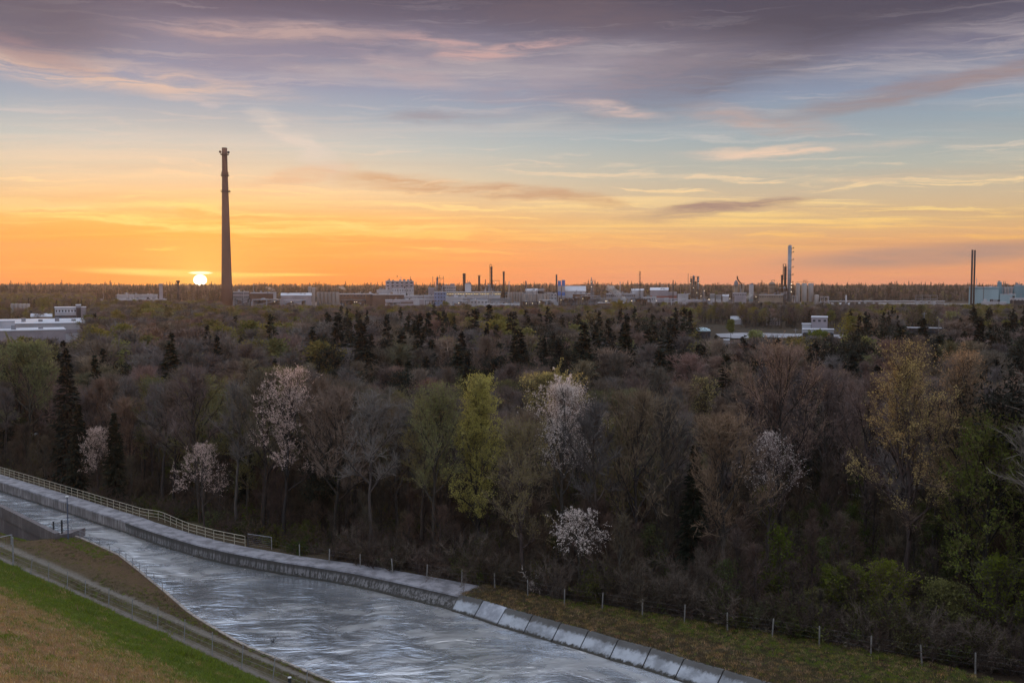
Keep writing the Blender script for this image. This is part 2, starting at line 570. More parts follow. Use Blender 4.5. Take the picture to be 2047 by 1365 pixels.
# ------------------------------------------------------------------ ground materials
def ground_material(name, stops, wob=1.2, noise_sc=0.35, fine=6.0, contrast=0.55):
    """colour zones by distance 'off' from a line, broken up by noise"""
    m = bpy.data.materials.new(name)
    m.use_nodes = True
    nt = m.node_tree; gg = G(nt)
    bs = nt.nodes['Principled BSDF']
    at = gg.n('ShaderNodeAttribute', attribute_name='off').outputs['Fac']
    co = gg.n('ShaderNodeTexCoord').outputs['Object']
    w = gg.m('MULTIPLY', gg.m('SUBTRACT', gg.noise(co, noise_sc, 5, 0.65), 0.5), 2 * wob)
    x = gg.m('ADD', at, w)
    lo, hi = stops[0][0], stops[-1][0]
    t = gg.m('DIVIDE', gg.m('SUBTRACT', x, lo), hi - lo, clamp=True)
    c = gg.ramp(t, [((s - lo) / (hi - lo), cc) for s, cc in stops])
    f1 = gg.noise(co, fine, 6, 0.7)
    c = gg.mix(1.0, c, gg.ramp(f1, [(0.3, (1 - contrast,) * 3), (0.7, (1 + contrast,) * 3)]), 'MULTIPLY')
    f2 = gg.noise(co, fine * 0.12, 4, 0.6)
    c = gg.mix(gg.m('MULTIPLY', gg.ss(f2, 0.45, 0.7), 0.4), c, (0.10, 0.075, 0.045))
    gg.put(bs.inputs['Base Color'], c)
    bs.inputs['Roughness'].default_value = 0.95
    bs.inputs['Specular IOR Level'].default_value = 0.1
    b = gg.n('ShaderNodeBump')
    b.inputs['Strength'].default_value = 0.8
    b.inputs['Distance'].default_value = 0.15
    gg.put(b.inputs['Height'], gg.noise(co, fine * 1.5, 6, 0.7))
    gg.put(bs.inputs['Normal'], b.outputs[0])
    return m


BR = (0.085, 0.066, 0.045); GR = (0.050, 0.085, 0.016); DRY = (0.13, 0.108, 0.072); LIT = (0.050, 0.036, 0.026)
m_far = ground_material('leaf_litter', [(0, (0.075, 0.062, 0.032)), (0.8, BR), (2.2, (0.095, 0.072, 0.046)), (3.6, DRY), (4.8, (0.05, 0.058, 0.024)), (7.2, (0.036, 0.045, 0.018)), (9, (0.06, 0.05, 0.03)), (12, LIT), (80, (0.045, 0.036, 0.026))], wob=0.9)
m_near = ground_material('bank_turf', [(0, (0.16, 0.14, 0.12)), (0.45, (0.19, 0.17, 0.15)), (0.9, (0.10, 0.085, 0.05)), (2.0, (0.085, 0.075, 0.04)), (2.45, (0.20, 0.18, 0.155)), (2.9, (0.18, 0.16, 0.135)), (3.5, (0.10, 0.075, 0.045)), (6, (0.12, 0.078, 0.045)), (16, (0.105, 0.066, 0.042)), (22, (0.075, 0.052, 0.042))], wob=0.35, contrast=0.35)
m_slope = ground_material('dam_slope_turf', [(0, (0.13, 0.13, 0.05)), (1.0, (0.13, 0.15, 0.04)), (3.0, (0.08, 0.115, 0.02)), (6.0, (0.16, 0.20, 0.035)), (9.0, (0.20, 0.20, 0.055)), (12.5, (0.23, 0.18, 0.07)), (16, (0.34, 0.21, 0.105)), (26, (0.30, 0.19, 0.09)), (30, (0.15, 0.13, 0.05)), (45, (0.14, 0.12, 0.05))], wob=3.5, noise_sc=0.22, contrast=0.45)

# ------------------------------------------------------------------ ground: far side (from the canal's far edge to the horizon)
inner, start_off = [], []
for i in range(NR):
    n = out_n(i, Rt)
    w = (deck_w[i] - 0.05) if i <= DECK_END else 0.10
    if i == DECK_END: w = 1.7
    p = Rt[i] + n * w
    p = np.array([p[0], p[1], Rt[i][2] - (0.06 if i <= DECK_END else 0.03)])
    inner.append(p); start_off.append(w if i <= DECK_END else 0)
inner = inner
# smooth dense resample of the inner line
dense = resample(inner, 150)
so = np.interp(np.linspace(0, 1, 150), np.linspace(0, 1, NR), start_off)
offs = [0, 0.4, 0.8, 1.3, 1.8, 2.4, 3, 3.7, 4.5, 5.5, 7, 9, 11, 13.5, 17, 21, 26, 32, 40, 50, 65, 85, 110, 140, 180, 230, 300, 380, 480, 620, 800, 1000, 1250, 1450, 1650, 1850, 2050, 2300, 2600, 3000, 3600, 4200]
th0, th1 = math.atan2(dense[0][1], dense[0][0]), math.atan2(dense[-1][1], dense[-1][0])
rows, att = [], []
for o_ in offs:
    row, ar = [], []
    for j, p in enumerate(dense):
        j0, j1 = max(0, j - 2), min(149, j + 2)
        d = nrm((dense[j1] - dense[j0])[:2]); n = np.array([-d[1], d[0]])
        s = j / 149.0
        ang = R(172) * (1 - s) + R(8) * s
        radial = np.array([math.cos(ang), math.sin(ang)])
        t = min(1.0, o_ / 140.0)
        dr = nrm(n * (1 - t) + radial * t) if t < 1 else radial
        k = o_ if o_ > 0 else 0
        # keep a fixed general normal close by so rows never cross
        gn = np.array([0.72, 0.69])
        dr = nrm(dr * 0.5 + gn * 0.5) if o_ < 30 else dr
        q = p[:2] + dr * k
        if o_ >= 140: q = p[:2] * (1 - 1) + np.array([math.cos(ang), math.sin(ang)]) * (k + np.linalg.norm(p[:2]))
        elif o_ >= 30:
            tt = (o_ - 30) / 110.0
            q2 = np.array([math.cos(ang), math.sin(ang)]) * (k + np.linalg.norm(p[:2]))
            q = q * (1 - tt) + q2 * tt
        gz = ground_z(q[0], q[1])
        bl = min(1.0, o_ / 9.0)
        z = p[2] * (1 - bl) + gz * bl
        if 0.4 < o_ < 60: z += 0.10 * mnoise.noise((q[0] * 0.5, q[1] * 0.5, 1))
        row.append((q[0], q[1], z)); ar.append(o_)
    rows.append(row); att.append(ar)
ground = loft('ground', rows, m_far, att)


def floor_z(x, y):
    """ground surface height where trees and posts stand"""
    p = np.array([x, y])
    dmin = 1e9
    for i in range(NR):
        dd_ = (Rt[i][0] - x) ** 2 + (Rt[i][1] - y) ** 2
        if dd_ < dmin: dmin = dd_
    dmin = math.sqrt(dmin)
    bl = min(1.0, dmin / 12.0)
    return 1.25 * (1 - bl) + ground_z(x, y) * bl - 0.05


# ------------------------------------------------------------------ near side: bank between water and the toe of the dam, then the dam slope
wallO = [P(0, 1012, 1.6), P(109, 1066, 1.6)]
wd = nrm(wallO[0] - wallO[1])
wn = np.array([wd[1], -wd[0], 0.0])
if wn @ np.array([0, -1.0, 0]) < 0: wn = -wn          # outward, away from the water
W0 = wallO[0] + wd * 60
Ledge = [np.array([*(W0 + wn * -0.3)[:2], -3.6]), np.array([*(wallO[0] + wd * 8 - wn * 0.3)[:2], -3.5]), np.array([*(wallO[0] - wn * 0.3)[:2], -3.3]), np.array([*((wallO[0] * 0.45 + wallO[1] * 0.55) - wn * 0.3)[:2], -1.9]),
         np.array([*(wallO[1] - wn * 0.3)[:2], 0.1])] + Lp[1:]
LN = 130
Le = resample(Ledge, LN)
a0, a1 = toe_coord(Le[0])[0], toe_coord(Le[-1])[0]
rows, att = [], []
for k in range(26):
    t = k / 25.0
    row, ar = [], []
    for j, p in enumerate(Le):
        a, u = toe_coord(p)
        T = np.array([Td[0] * a + Tn[0] * N_TOE, Td[1] * a + Tn[1] * N_TOE, 1.3])
        zl = 1.3 - max(0.0, min(1.0, (-a - 18) / 40.0)) * 2.2 if False else 1.3
        q = T * (1 - t) + p * t
        uu = u * t
        # flat service strip beside the toe, then down to the bank edge
        s = t ** 3
        z = 1.3 * (1 - s) + p[2] * s
        if t < 0.97: z += 0.10 * mnoise.noise((q[0] * 0.13, q[1] * 0.13, 3))
        row.append((q[0], q[1], z)); ar.append(uu)
    rows.append(row); att.append(ar)
bank = loft('canal_bank_ground', rows, m_near, att)
# embankment slope and crest
rows, att = [], []
for n_ in [0, 0.5, 1, 1.6, 2.3, 3, 4, 5, 6, 7, 8, 9, 10, 11, 12, 13, 14, 15, 16, 17, 18, 19, 20, 22, 24, 26, 28, 30, 33, 36, 39, 43, 47, 51, 52, 60, 90, 400, 3800]:
    row, ar = [], []
    for j in range(170):
        a = -230 + j * (360 / 169.0)
        if n_ > 60: a = (a + 50) * (n_ / 60.0) - 50
        z = 1.3 + 0.5 * min(n_, 51.0) - (0 if n_ < 62 else min(6, (n_ - 62) * 0.12))
        c = N_TOE - n_
        x, y = Td[0] * a + Tn[0] * c, Td[1] * a + Tn[1] * c
        if 0.2 < n_ < 50: z += 0.10 * mnoise.noise((x * 0.5, y * 0.5, 7)) + 0.05 * mnoise.noise((x * 1.7, y * 1.7, 7))
        row.append((x, y, z)); ar.append(n_)
    rows.append(row); att.append(ar)
slope = loft('dam_slope_ground', rows, m_slope, att)

# ------------------------------------------------------------------ water
m = bpy.data.materials.new('river_water'); m.use_nodes = True
nt = m.node_tree; gg = G(nt); bs = nt.nodes['Principled BSDF']
co = gg.n('ShaderNodeTexCoord').outputs['Object']
wvec = gg.map(co, rot=(0, 0, R(42)), sc=(0.5, 1.25, 1))
big = gg.noise(gg.map(co, rot=(0, 0, R(42)), sc=(0.6, 1.1, 1)), 0.16, 4, 0.6, 1.6)
sw = gg.noise(wvec, 0.30, 4, 0.6, 1.8)
nA = gg.noise(gg.map(co, rot=(0, 0, R(36)), sc=(0.6, 1.2, 1)), 1.5, 5, 0.55, 0.8)
nB = gg.noise(gg.map(co, rot=(0, 0, R(25)), sc=(0.7, 1.2, 1)), 0.30, 3, 0.5, 1.4)
gg.put(bs.inputs['Base Color'], gg.mix(gg.ss(big, 0.40, 0.62), (0.76, 0.81, 0.88), (0.86, 0.87, 0.89)))
bs.inputs['Metallic'].default_value = 0.88
gg.put(bs.inputs['Roughness'], gg.ss(big, 0.36, 0.66, 0.15, 0.34))
b = gg.n('ShaderNodeBump'); b.inputs['Strength'].default_value = 1.0; b.inputs['Distance'].default_value = 0.13
gg.put(b.inputs['Height'], gg.m('ADD', gg.m('MULTIPLY', nA, gg.ss(sw, 0.38, 0.66, 0.10, 0.42)), gg.m('MULTIPLY', nB, 1.3)))
gg.put(bs.inputs['Normal'], b.outputs[0])
m_water = m
WR = resample(Rb, 420)
Lw = [np.array([*(W0 - wn * 0.5 - np.array([0, 0, 0]))[:2], 0]), np.array([*(wallO[1] - wn * 0.55)[:2], 0])] + [np.array([p[0], p[1], 0]) for p in Lp[1:]]
# match the two sides by position along the canal
def along(p): return float(p[0] * Td[0] + p[1] * Td[1])
la = np.array([along(p) for p in Lw]); lo_ = np.argsort(la)
rows = []
NCX = 64
for p in WR:
    a = along(p)
    q = np.array([np.interp(a, la[lo_], np.array([Lw[k][0] for k in lo_])), np.interp(a, la[lo_], np.array([Lw[k][1] for k in lo_])), 0])
    row = []
    for k in range(NCX):
        t = -0.03 + 1.05 * k / (NCX - 1)
        w = p * (1 - t) + q * t
        x, y = w[0], w[1]
        u1, u2 = x * Td[0] + y * Td[1], x * Tn[0] + y * Tn[1]
        z = 0.030 * mnoise.noise((u1 * 0.45, u2 * 0.8, 0)) + 0.05 * mnoise.noise((u1 * 0.2, u2 * 0.35, 8))
        row.append((x, y, z))
    rows.append(row)
water = loft('water', rows, m_water)

# ------------------------------------------------------------------ concrete
def concrete(name, base_c, dark_c, streaks=True, sc=1.0, zband=None, spatter=False):
    m = bpy.data.materials.new(name); m.use_nodes = True
    nt = m.node_tree; gg = G(nt); bs = nt.nodes['Principled BSDF']
    co = gg.n('ShaderNodeTexCoord').outputs['Object']
    n_big = gg.noise(co, 0.35 * sc, 5, 0.65)
    c = gg.mix(gg.ss(n_big, 0.38, 0.62), tuple(x * 0.52 for x in base_c), base_c)
    if streaks:
        st = gg.noise(gg.map(co, sc=(3.2, 3.2, 0.22)), 1.3 * sc, 5, 0.7)
        c = gg.mix(gg.m('MULTIPLY', gg.ss(st, 0.45, 0.56), 0.9), c, dark_c)
    sp = gg.n('ShaderNodeSeparateXYZ'); gg.put(sp.inputs[0], co)
    if zband:
        zz_ = gg.m('ADD', sp.outputs[2], gg.m('MULTIPLY', gg.m('SUBTRACT', gg.noise(gg.map(co, sc=(2.2, 2.2, 0.18)), 1.2, 6, 0.72), 0.5), zband[2]))
        hi = gg.ss(zz_, zband[0], zband[1])
        c = gg.mix(gg.m('MULTIPLY', hi, 0.9), c, dark_c)
        c = gg.mix(gg.ss(zz_, 0.30, 0.12), c, (0.035, 0.032, 0.026))
    if spatter:
        s2 = gg.noise(co, 5.0, 3, 0.6)
        zlow = gg.ss(sp.outputs[2], 0.75, 0.35)
        c = gg.mix(gg.m('MULTIPLY', gg.ss(s2, 0.56, 0.60), zlow), c, (0.03, 0.028, 0.025))
    gg.put(bs.inputs['Base Color'], c)
    bs.inputs['Roughness'].default_value = 0.8
    b = gg.n('ShaderNodeBump'); b.inputs['Strength'].default_value = 0.4; b.inputs['Distance'].default_value = 0.03
    gg.put(b.inputs['Height'], gg.noise(co, 9, 6, 0.7)); gg.put(bs.inputs['Normal'], b.outputs[0])
    return m


m_deck = concrete('deck_concrete', (0.34, 0.335, 0.37), (0.22, 0.21, 0.21), streaks=False, sc=2.0)
m_wall = concrete('stained_wall_concrete', (0.26, 0.24, 0.24), (0.075, 0.065, 0.06), zband=(1.1, 2.3, 0.6))
m_dark = concrete('weathered_wall_concrete', (0.20, 0.195, 0.20), (0.035, 0.032, 0.030), zband=(0.65, 0.95, 0.5), spatter=True)
m_panel = concrete('lining_concrete', (0.40, 0.43, 0.48), (0.065, 0.06, 0.055), streaks=False, zband=(0.72, 0.98, 0.7), sc=1.4)
m_panel2 = concrete('clean_lining_concrete', (0.46, 0.49, 0.56), (0.30, 0.30, 0.32), streaks=False, zband=(1.3, 1.6, 0.1), sc=1.4)
m_leftwall = concrete('channel_wall_concrete', (0.20, 0.18, 0.185), (0.12, 0.10, 0.105))

# walkway with vertical wall (left) turning into sloped lining (right)
walk = empty('canal_walkway', tuple(Rt[N0 + 4]), 'raised concrete walkway with stained wall along the far side of the canal', 'walkway')
BOT = -1.2
for i in range(0, DECK_END):
    a, b_ = Rt[i], Rt[i + 1]
    na, nb = out_n(i, Rt), out_n(i + 1, Rt)
    wa, wb = deck_w[i], deck_w[i + 1]
    d = nrm(b_ - a) * 0.012
    up = np.array([0, 0, 0.16])
    m_ = MB()
    lip = 0.06
    A0, A1 = a - na * lip + d, a + na * wa + d
    B0, B1 = b_ - nb * lip - d, b_ + nb * wb - d
    if i == DECK_END - 1:
        B1 = b_ + nb * 3.4 + nrm(b_ - a) * 1.5
    m_.hexa([A0 - up, B0 - up, B1 - up, A1 - up], [A0, B0, B1, A1])
    m_.build('deck_slab', m_deck, walk)
    m_ = MB()
    u2 = np.array([0, 0, 0.163])
    fa, fb = Rb[i] + d, Rb[i + 1] - d
    ka, kb = (a - fa) / a[2], (b_ - fb) / b_[2]
    m_.hexa([fa + ka * BOT, fb + kb * BOT, fb + kb * BOT + nb * 1.6, fa + ka * BOT + na * 1.6], [a - u2 + d, b_ - u2 - d, b_ - u2 + nb * 1.6 - d, a - u2 + na * 1.6 + d])
    m_.build('wall_segment', m_wall if i < N0 + 2 else m_dark, walk)

# concrete pier where the straight wall ends
# sloped lining panels to the right
lining = empty('canal_lining', tuple(Rt[DECK_END + 3]), 'sloped concrete lining of pale slabs with dark joints below the far grass bank', 'canal lining')
for i in range(DECK_END, NR - 1):
    a, b_ = Rt[i], Rt[i + 1]
    na, nb = out_n(i, Rt), out_n(i + 1, Rt)
    fa, fb = Rb[i], Rb[i + 1]
    d = nrm(b_ - a) * 0.055
    for s in range(1):
        m_ = MB()
        ka, kb = (a - fa) / a[2], (b_ - fb) / b_[2]
        th = np.array([0, 0, -0.22])
        q0, q1, q2, q3 = fa + ka * BOT + d, fb + kb * BOT - d, b_ - d, a + d
        q2 = q2 + np.array([0, 0, 0.0]); q3 = q3
        e2, e3 = q2 + nb * 0.28, q3 + na * 0.28
        m_.add([q0, q1, q2, q3, e2, e3, q0 + th, q1 + th, e2 + th, e3 + th],
               [(0, 1, 2, 3), (3, 2, 4, 5), (0, 6, 7, 1), (1, 7, 8, 4, 2), (0, 3, 5, 9, 6), (5, 4, 8, 9), (6, 9, 8, 7)])
        o = m_.build('concrete_panel', m_panel2 if i == DECK_END + 1 else m_panel, lining)
bx_ = MB()
for i in range(DECK_END, NR - 1):     # dark joint bed behind the slabs
    a, b_ = Rt[i], Rt[i + 1]; fa, fb = Rb[i], Rb[i + 1]
    ka, kb = (a - fa) / a[2], (b_ - fb) / b_[2]
    th = np.array([0, 0, -0.06])
    bx_.add([fa + ka * BOT + th, fb + kb * BOT + th, b_ + th, a + th], [(0, 1, 2, 3)])
bx_.build('joint_bed', mat('joint_dark', (0.02, 0.018, 0.016)), lining)

# left channel wall (elevated side of the canal)
lw = empty('channel_wall', tuple(wallO[0]), 'purplish grey concrete channel wall with a ledge at the left edge, nearer side of the canal', 'wall')
seg = 6
wp = [W0 + (wallO[0] - W0) * (k / 5.0) for k in range(6)] + [wallO[0] + (wallO[1] + np.array([0, 0, 0]) - wallO[0]) * (k / 4.0) for k in range(1, 5)]
for a, b_ in zip(wp, wp[1:]):
    d = nrm(b_ - a) * 0.01
    dn = np.array([0, 0, 1.0])
    m_ = MB(); m_.hexa([a + d - dn * 1.35, b_ - d - dn * 1.35, b_ - d - wn * 0.55 - dn * 1.35, a + d - wn * 0.55 - dn * 1.35], [a + d, b_ - d, b_ - d - wn * 0.55, a + d - wn * 0.55])
    m_.build('parapet_segment', m_leftwall, lw)
    m_ = MB(); e = wn * 0.12
    m_.hexa([a + d - e - dn * 7.4, b_ - d - e - dn * 7.4, b_ - d - wn * 0.5 - dn * 7.4, a + d - wn * 0.5 - dn * 7.4], [a + d - e - dn * 1.353, b_ - d - e - dn * 1.353, b_ - d - wn * 0.5 - dn * 1.353, a + d - wn * 0.5 - dn * 1.353])
    m_.build('wall_panel', m_leftwall, lw)
# end platform beside the wall
pf = P(128, 1066, 1.0)
m_ = MB()
c0, c1 = P(106, 1070, 0.9), P(140, 1066, 0.9)
m_.hexa([c0 - [0, 0, 2.4], c1 - [0, 0, 2.4], c1 + [0.6, 2.6, -2.4], c0 + [0.6, 2.6, -2.4]], [c0, c1, c1 + [0.6, 2.6, 0], c0 + [0.6, 2.6, 0]])
tag(m_.build('concrete_platform', m_leftwall), 'small concrete platform at the end of the channel wall', 'platform')

# kerb along the near bank
kerb = empty('bank_kerb', tuple(Lp[3]), 'thin pale concrete kerb along the near water edge under the low railing', 'kerb')
m_k = mat('kerb_concrete', (0.34, 0.30, 0.27), 0.85, 0.4, 2.0, bump=0.3)
LK = resample(Lp, 60)
for i in range(len(LK) - 1):
    a, b_ = LK[i], LK[i + 1]
    d = nrm(b_ - a); n = np.array([-d[1], d[0], 0]); n = n if n[1] > 0 else -n
    e = d * 0.01
    m_ = MB()
    z0, z1 = np.array([0, 0, -1.0]), np.array([0, 0, 0.08])
    m_.hexa([a + e - n * 0.1 + z0, b_ - e - n * 0.1 + z0, b_ - e + n * 0.16 + z0, a + e + n * 0.16 + z0], [a + e - n * 0.1 + z1, b_ - e - n * 0.1 + z1, b_ - e + n * 0.16 + z1, a + e + n * 0.16 + z1])
    m_.build('kerb_stone', m_k, kerb)

# ------------------------------------------------------------------ railings, posts, lamp, gate
m_rail = mat('yellowed_galvanised_steel', (0.50, 0.46, 0.36), 0.55, 0.25, 4.0)
m_steel = mat('grey_galvanised_steel', (0.34, 0.35, 0.38), 0.5, 0.25, 4.0, metal=0.3)
m_post = mat('weathered_concrete_post', (0.27, 0.26, 0.25), 0.85, 0.3, 3.0)
m_darksteel = mat('dark_steel', (0.05, 0.05, 0.055), 0.6, 0.3, 3.0)
rail = empty('walkway_railing', tuple(Rt[N0]), 'long pale three-bar steel railing along the back of the canal walkway', 'railing')
rl = []
for i in range(0, N0 + 8):
    n = out_n(i, Rt)
    p = Rt[i] + n * 2.05
    if i == N0 + 3: p = Rt[i] + n * 2.95
    rl.append(p)
endp = P(490, 1092, 1.4)
rl = [p for p in rl if p[0] < endp[0] - 1.0] + [endp]
# evenly spaced posts
tot = sum(np.linalg.norm(b_ - a) for a, b_ in zip(rl, rl[1:]))
posts = resample(rl, int(tot / 1.55))
pm_ = MB(); pm_.tube([(0, 0, 0), (0, 0, 1.1)], 0.032, 6); post_me = pm_.mesh('post', m_rail)
for p in posts:
    o = bpy.data.objects.new('post', post_me); COL.objects.link(o); o.parent = rail
    o.location = tuple(p - np.array(rail.location))
for h in (1.1, 0.74, 0.38):
    mb = MB(); mb.tube([p + np.array([0, 0, h]) for p in resample(rl, 90)], 0.034 if h > 1 else 0.026, 6)
    mb.build('rail_bar', m_rail, rail)

gp = empty('corner_fence_panel', tuple(endp), 'short mesh fence panel with top bar standing at the end of the long railing', 'fence panel')
q1 = P(543, 1098, 1.4)
mb = MB(); mb.tube([endp + [0.3, 0, 0], endp + [0.3, 0, 1.35]], 0.06, 6); mb.build('post', m_darksteel, gp)
mb = MB(); mb.tube([q1, q1 + [0, 0, 1.3]], 0.05, 6); mb.build('post', m_post, gp)
mb = MB(); mb.tube([endp + [0.3, 0, 1.35], q1 + [0, 0, 1.3]], 0.03, 6); mb.build('top_bar', m_steel, gp)
mb = MB()
for k in range(6):
    h = 0.2 + k * 0.2
    mb.tube([endp + [0.3, 0, h], q1 + [0, 0, h]], 0.006, 3)
mb.build('wire', m_steel, gp)

# posts of the forest fence
fence = empty('forest_fence', tuple(FL[5]), 'post and wire fence along the forest edge across the canal', 'fence')
pm_ = MB(); pm_.box(-0.042, 0.042, -0.042, 0.042, -0.2, 1.36); pm_.box(-0.03, 0.03, -0.03, 0.03, 1.36, 1.385); fpost_me = pm_.mesh('post', m_post)
rnd = random.Random(4)
for p in FL[1:]:
    o = bpy.data.objects.new('post', fpost_me); COL.objects.link(o); o.parent = fence
    o.location = tuple(p - np.array(fence.location)); o.location.z = 1.30 - fence.location.z - rnd.random() * .12
    o.rotation_euler = (R(rnd.uniform(-4, 4)), R(rnd.uniform(-4, 4)), rnd.random())
for h in (0.4, 0.8, 1.2):
    mb = MB(); mb.tube([np.array([p[0], p[1], 1.30 + h]) for p in FL], 0.0018, 3); mb.build('wire', m_steel, fence)

# low water-side railing on the near bank
low = empty('low_bank_railing', tuple(Lp[2]), 'low wire railing on thin posts along the near water edge', 'railing')
lp_px = [(143, 1066), (160, 1075), (180, 1083), (199, 1091), (219, 1101), (239, 1111), (252, 1121), (265, 1131), (279, 1142), (293, 1154), (308, 1166), (325, 1180)]
lps = [P(x, y, 0.42) for x, y in lp_px]
pm_ = MB(); pm_.tube([(0, 0, 0), (0, 0, 0.85)], 0.035, 6); lp_me = pm_.mesh('post', m_steel)
for p in lps:
    o = bpy.data.objects.new('post', lp_me); COL.objects.link(o); o.parent = low
    o.location = tuple(p - np.array(low.location))
for h in (0.83, 0.45):
    mb = MB(); mb.tube([p + np.array([0, 0, h]) for p in lps], 0.014, 4); mb.build('wire', m_steel, low)

# fence at the toe of the dam
tf = empty('toe_fence', tuple(TA), 'thin wire fence beside the gravel track at the foot of the grass slope', 'fence')
tpx = [(25, 1135), (61, 1152), (97, 1163), (134, 1180), (170, 1198), (217, 1217), (264, 1238), (315, 1257), (368, 1283), (424, 1309), (483, 1335), (545, 1361)]
tps = [P(x, y, 1.3) for x, y in tpx]
tps = [tps[0] + (tps[0] - tps[1])] + tps + [tps[-1] + (tps[-1] - tps[-2]) * k for k in (1, 2, 3)]
pm_ = MB(); pm_.tube([(0, 0, -0.1), (0.06, 0.05, 1.75)], 0.032, 6); t_me = pm_.mesh('post', m_steel)
for k, p in enumerate(tps):
    o = bpy.data.objects.new('post', t_me); COL.objects.link(o); o.parent = tf
    o.location = tuple(p - np.array(tf.location)); o.rotation_euler = (R(rnd.uniform(-3, 3)), R(rnd.uniform(-1, 4)), 0)
for h in (0.35, 0.75, 1.15, 1.6):
    mb = MB(); mb.tube([p + np.array([0.03, 0.02, h]) for p in tps], 0.006, 3); mb.build('wire', m_steel, tf)

# lamp post by the platform
lpb = P(136.5, 1083, 0.45)
lamp = empty('street_lamp', tuple(lpb), 'slim blue-grey lamp post with a small white head beside the canal', 'lamp post')
mb = MB(); mb.tube([lpb, lpb + [0, 0, 2.0], lpb + [0, 0, 5.0]], [0.085, 0.07, 0.05], 10); mb.build('pole', mat('blue_grey_paint', (0.10, 0.13, 0.20), 0.5), lamp)
mb = MB(); mb.lathe(lpb + np.array([0, 0, 4.97]), [(0.06, 0), (0.2, 0.05), (0.22, 0.12), (0.1, 0.2), (0.01, 0.22)], 12); mb.build('lamp_head', mat('white_enamel', (0.75, 0.76, 0.78), 0.4), lamp, True)
for (x, y, h, lab) in ((107.5, 1068, 1.45, 'dark square post at the left end of the concrete platform'), (124, 1066, 1.5, 'dark square post on the concrete platform next to the lamp post')):
    p = P(x, y, 0.9)
    mb = MB(); mb.box(p[0] - 0.07, p[0] + 0.07, p[1] - 0.07, p[1] + 0.07, 0.85, 0.9 + h); mb.box(p[0] - 0.08, p[0] + 0.08, p[1] - 0.08, p[1] + 0.08, 0.9 + h, 0.93 + h)
    tag(mb.build('gate_post', m_darksteel), lab, 'post')

# steel gate at the left edge
ga, gb = P(-62, 1118, 0.6), P(24, 1101, 0.6)
gate = empty('steel_gate', tuple(gb), 'white tubular steel gate with a diagonal brace at the left edge of the picture', 'gate')
H_ = 1.75
def tb(name, a, b_, r, mt=m_steel): mb = MB(); mb.tube([a, b_], r, 6); return mb.build(name, mt, gate)
tb('gate_frame', ga + [0, 0, H_ * 0.93], gb + [0, 0, H_], 0.05); tb('gate_frame', ga + [0, 0, 0.08], gb + [0, 0, 0.1], 0.05)
tb('brace', ga + [0, 0, H_ * 0.9], gb + [0, 0, 0.5], 0.03); tb('gate_frame', gb + [-0.02, 0, -0.4], gb + [-0.02, 0, H_], 0.09)
mb = MB()
for k in range(18):
    t = k / 17.0
    a = ga * (1 - t) + gb * t
    mb.tube([a + [0, 0, 0.1], a + [0, 0, H_ * (0.93 + 0.07 * t)]], 0.006, 3)
mb.build('wire', m_steel, gate)
p = P(27, 1136, 1.0)
mb = MB(); mb.tube([p + [0, 0, -0.4], p + [0, 0, 3.1]], 0.07, 8); mb.tube([p + [0, 0, 3.1], p + [0, 0, 3.14]], [0.08, 0.02], 8)
tag(mb.build('tall_post', m_steel), 'tall grey steel post in front of the gate at the left edge', 'post')

# bollard with a white cap
p = P(579, 1366, 1.3)
bo = empty('bollard', tuple(p), 'black bollard with white cap on the gravel track at the bottom edge', 'bollard')
mb = MB(); mb.tube([p + [0, 0, -0.1], p + [0, 0, 0.42]], 0.12, 12); mb.build('body', m_darksteel, bo)
mb = MB(); mb.lathe(p, [(0.13, 0.42), (0.13, 0.47), (0.05, 0.5), (0.0, 0.505)], 12); mb.build('cap', mat('white_enamel', (0.75, 0.76, 0.78)), bo)

# branch sticking out of the water, and floating sticks
p = P(545, 1283, 0)
mb = MB()
for k in range(9):
    a = rnd.uniform(0, 6.28); l = rnd.uniform(0.25, 0.7)
    mb.tube([p + [0, 0, -0.2], p + [math.cos(a) * l * .3, math.sin(a) * l * .3, l * .5], p + [math.cos(a) * l * .7, math.sin(a) * l * .7, l * rnd.uniform(.5, 1)]], [0.03, 0.02, 0.008], 4)
tag(mb.build('drowned_branch', m_darksteel), 'dark twiggy branch sticking out of the canal water', 'branch')

# forest roads
def strip(name, pxs, z, w, mt, label=None):
    pts = [P(x, y, z) for x, y in pxs]
    pts = resample(pts, 60)
    rows = [[], []]
    for i, p in enumerate(pts):
        n = out_n(i, pts)
        for s in (0, 1):
            q = p + n * (w / 2 if s else -w / 2)
            rows[s].append((q[0], q[1], ground_z(q[0], q[1]) + 0.12))
    return loft(name, rows, mt, [[0] * 60, [0] * 60])


m_road = mat('worn_asphalt', (0.30, 0.29, 0.30), 0.85, 0.2, 0.8)
ROADS = [[(-200, 862), (150, 868), (330, 876), (520, 884), (700, 895), (900, 905)], [(1400, 930), (1500, 950), (1600, 972), (1700, 990), (1850, 1005)]]
strip('forest_road', ROADS[0], 0.1, 3.5, m_road)
strip('forest_path', ROADS[1], 0.1, 2.2, mat('pale_gravel', (0.22, 0.20, 0.18), 0.9))
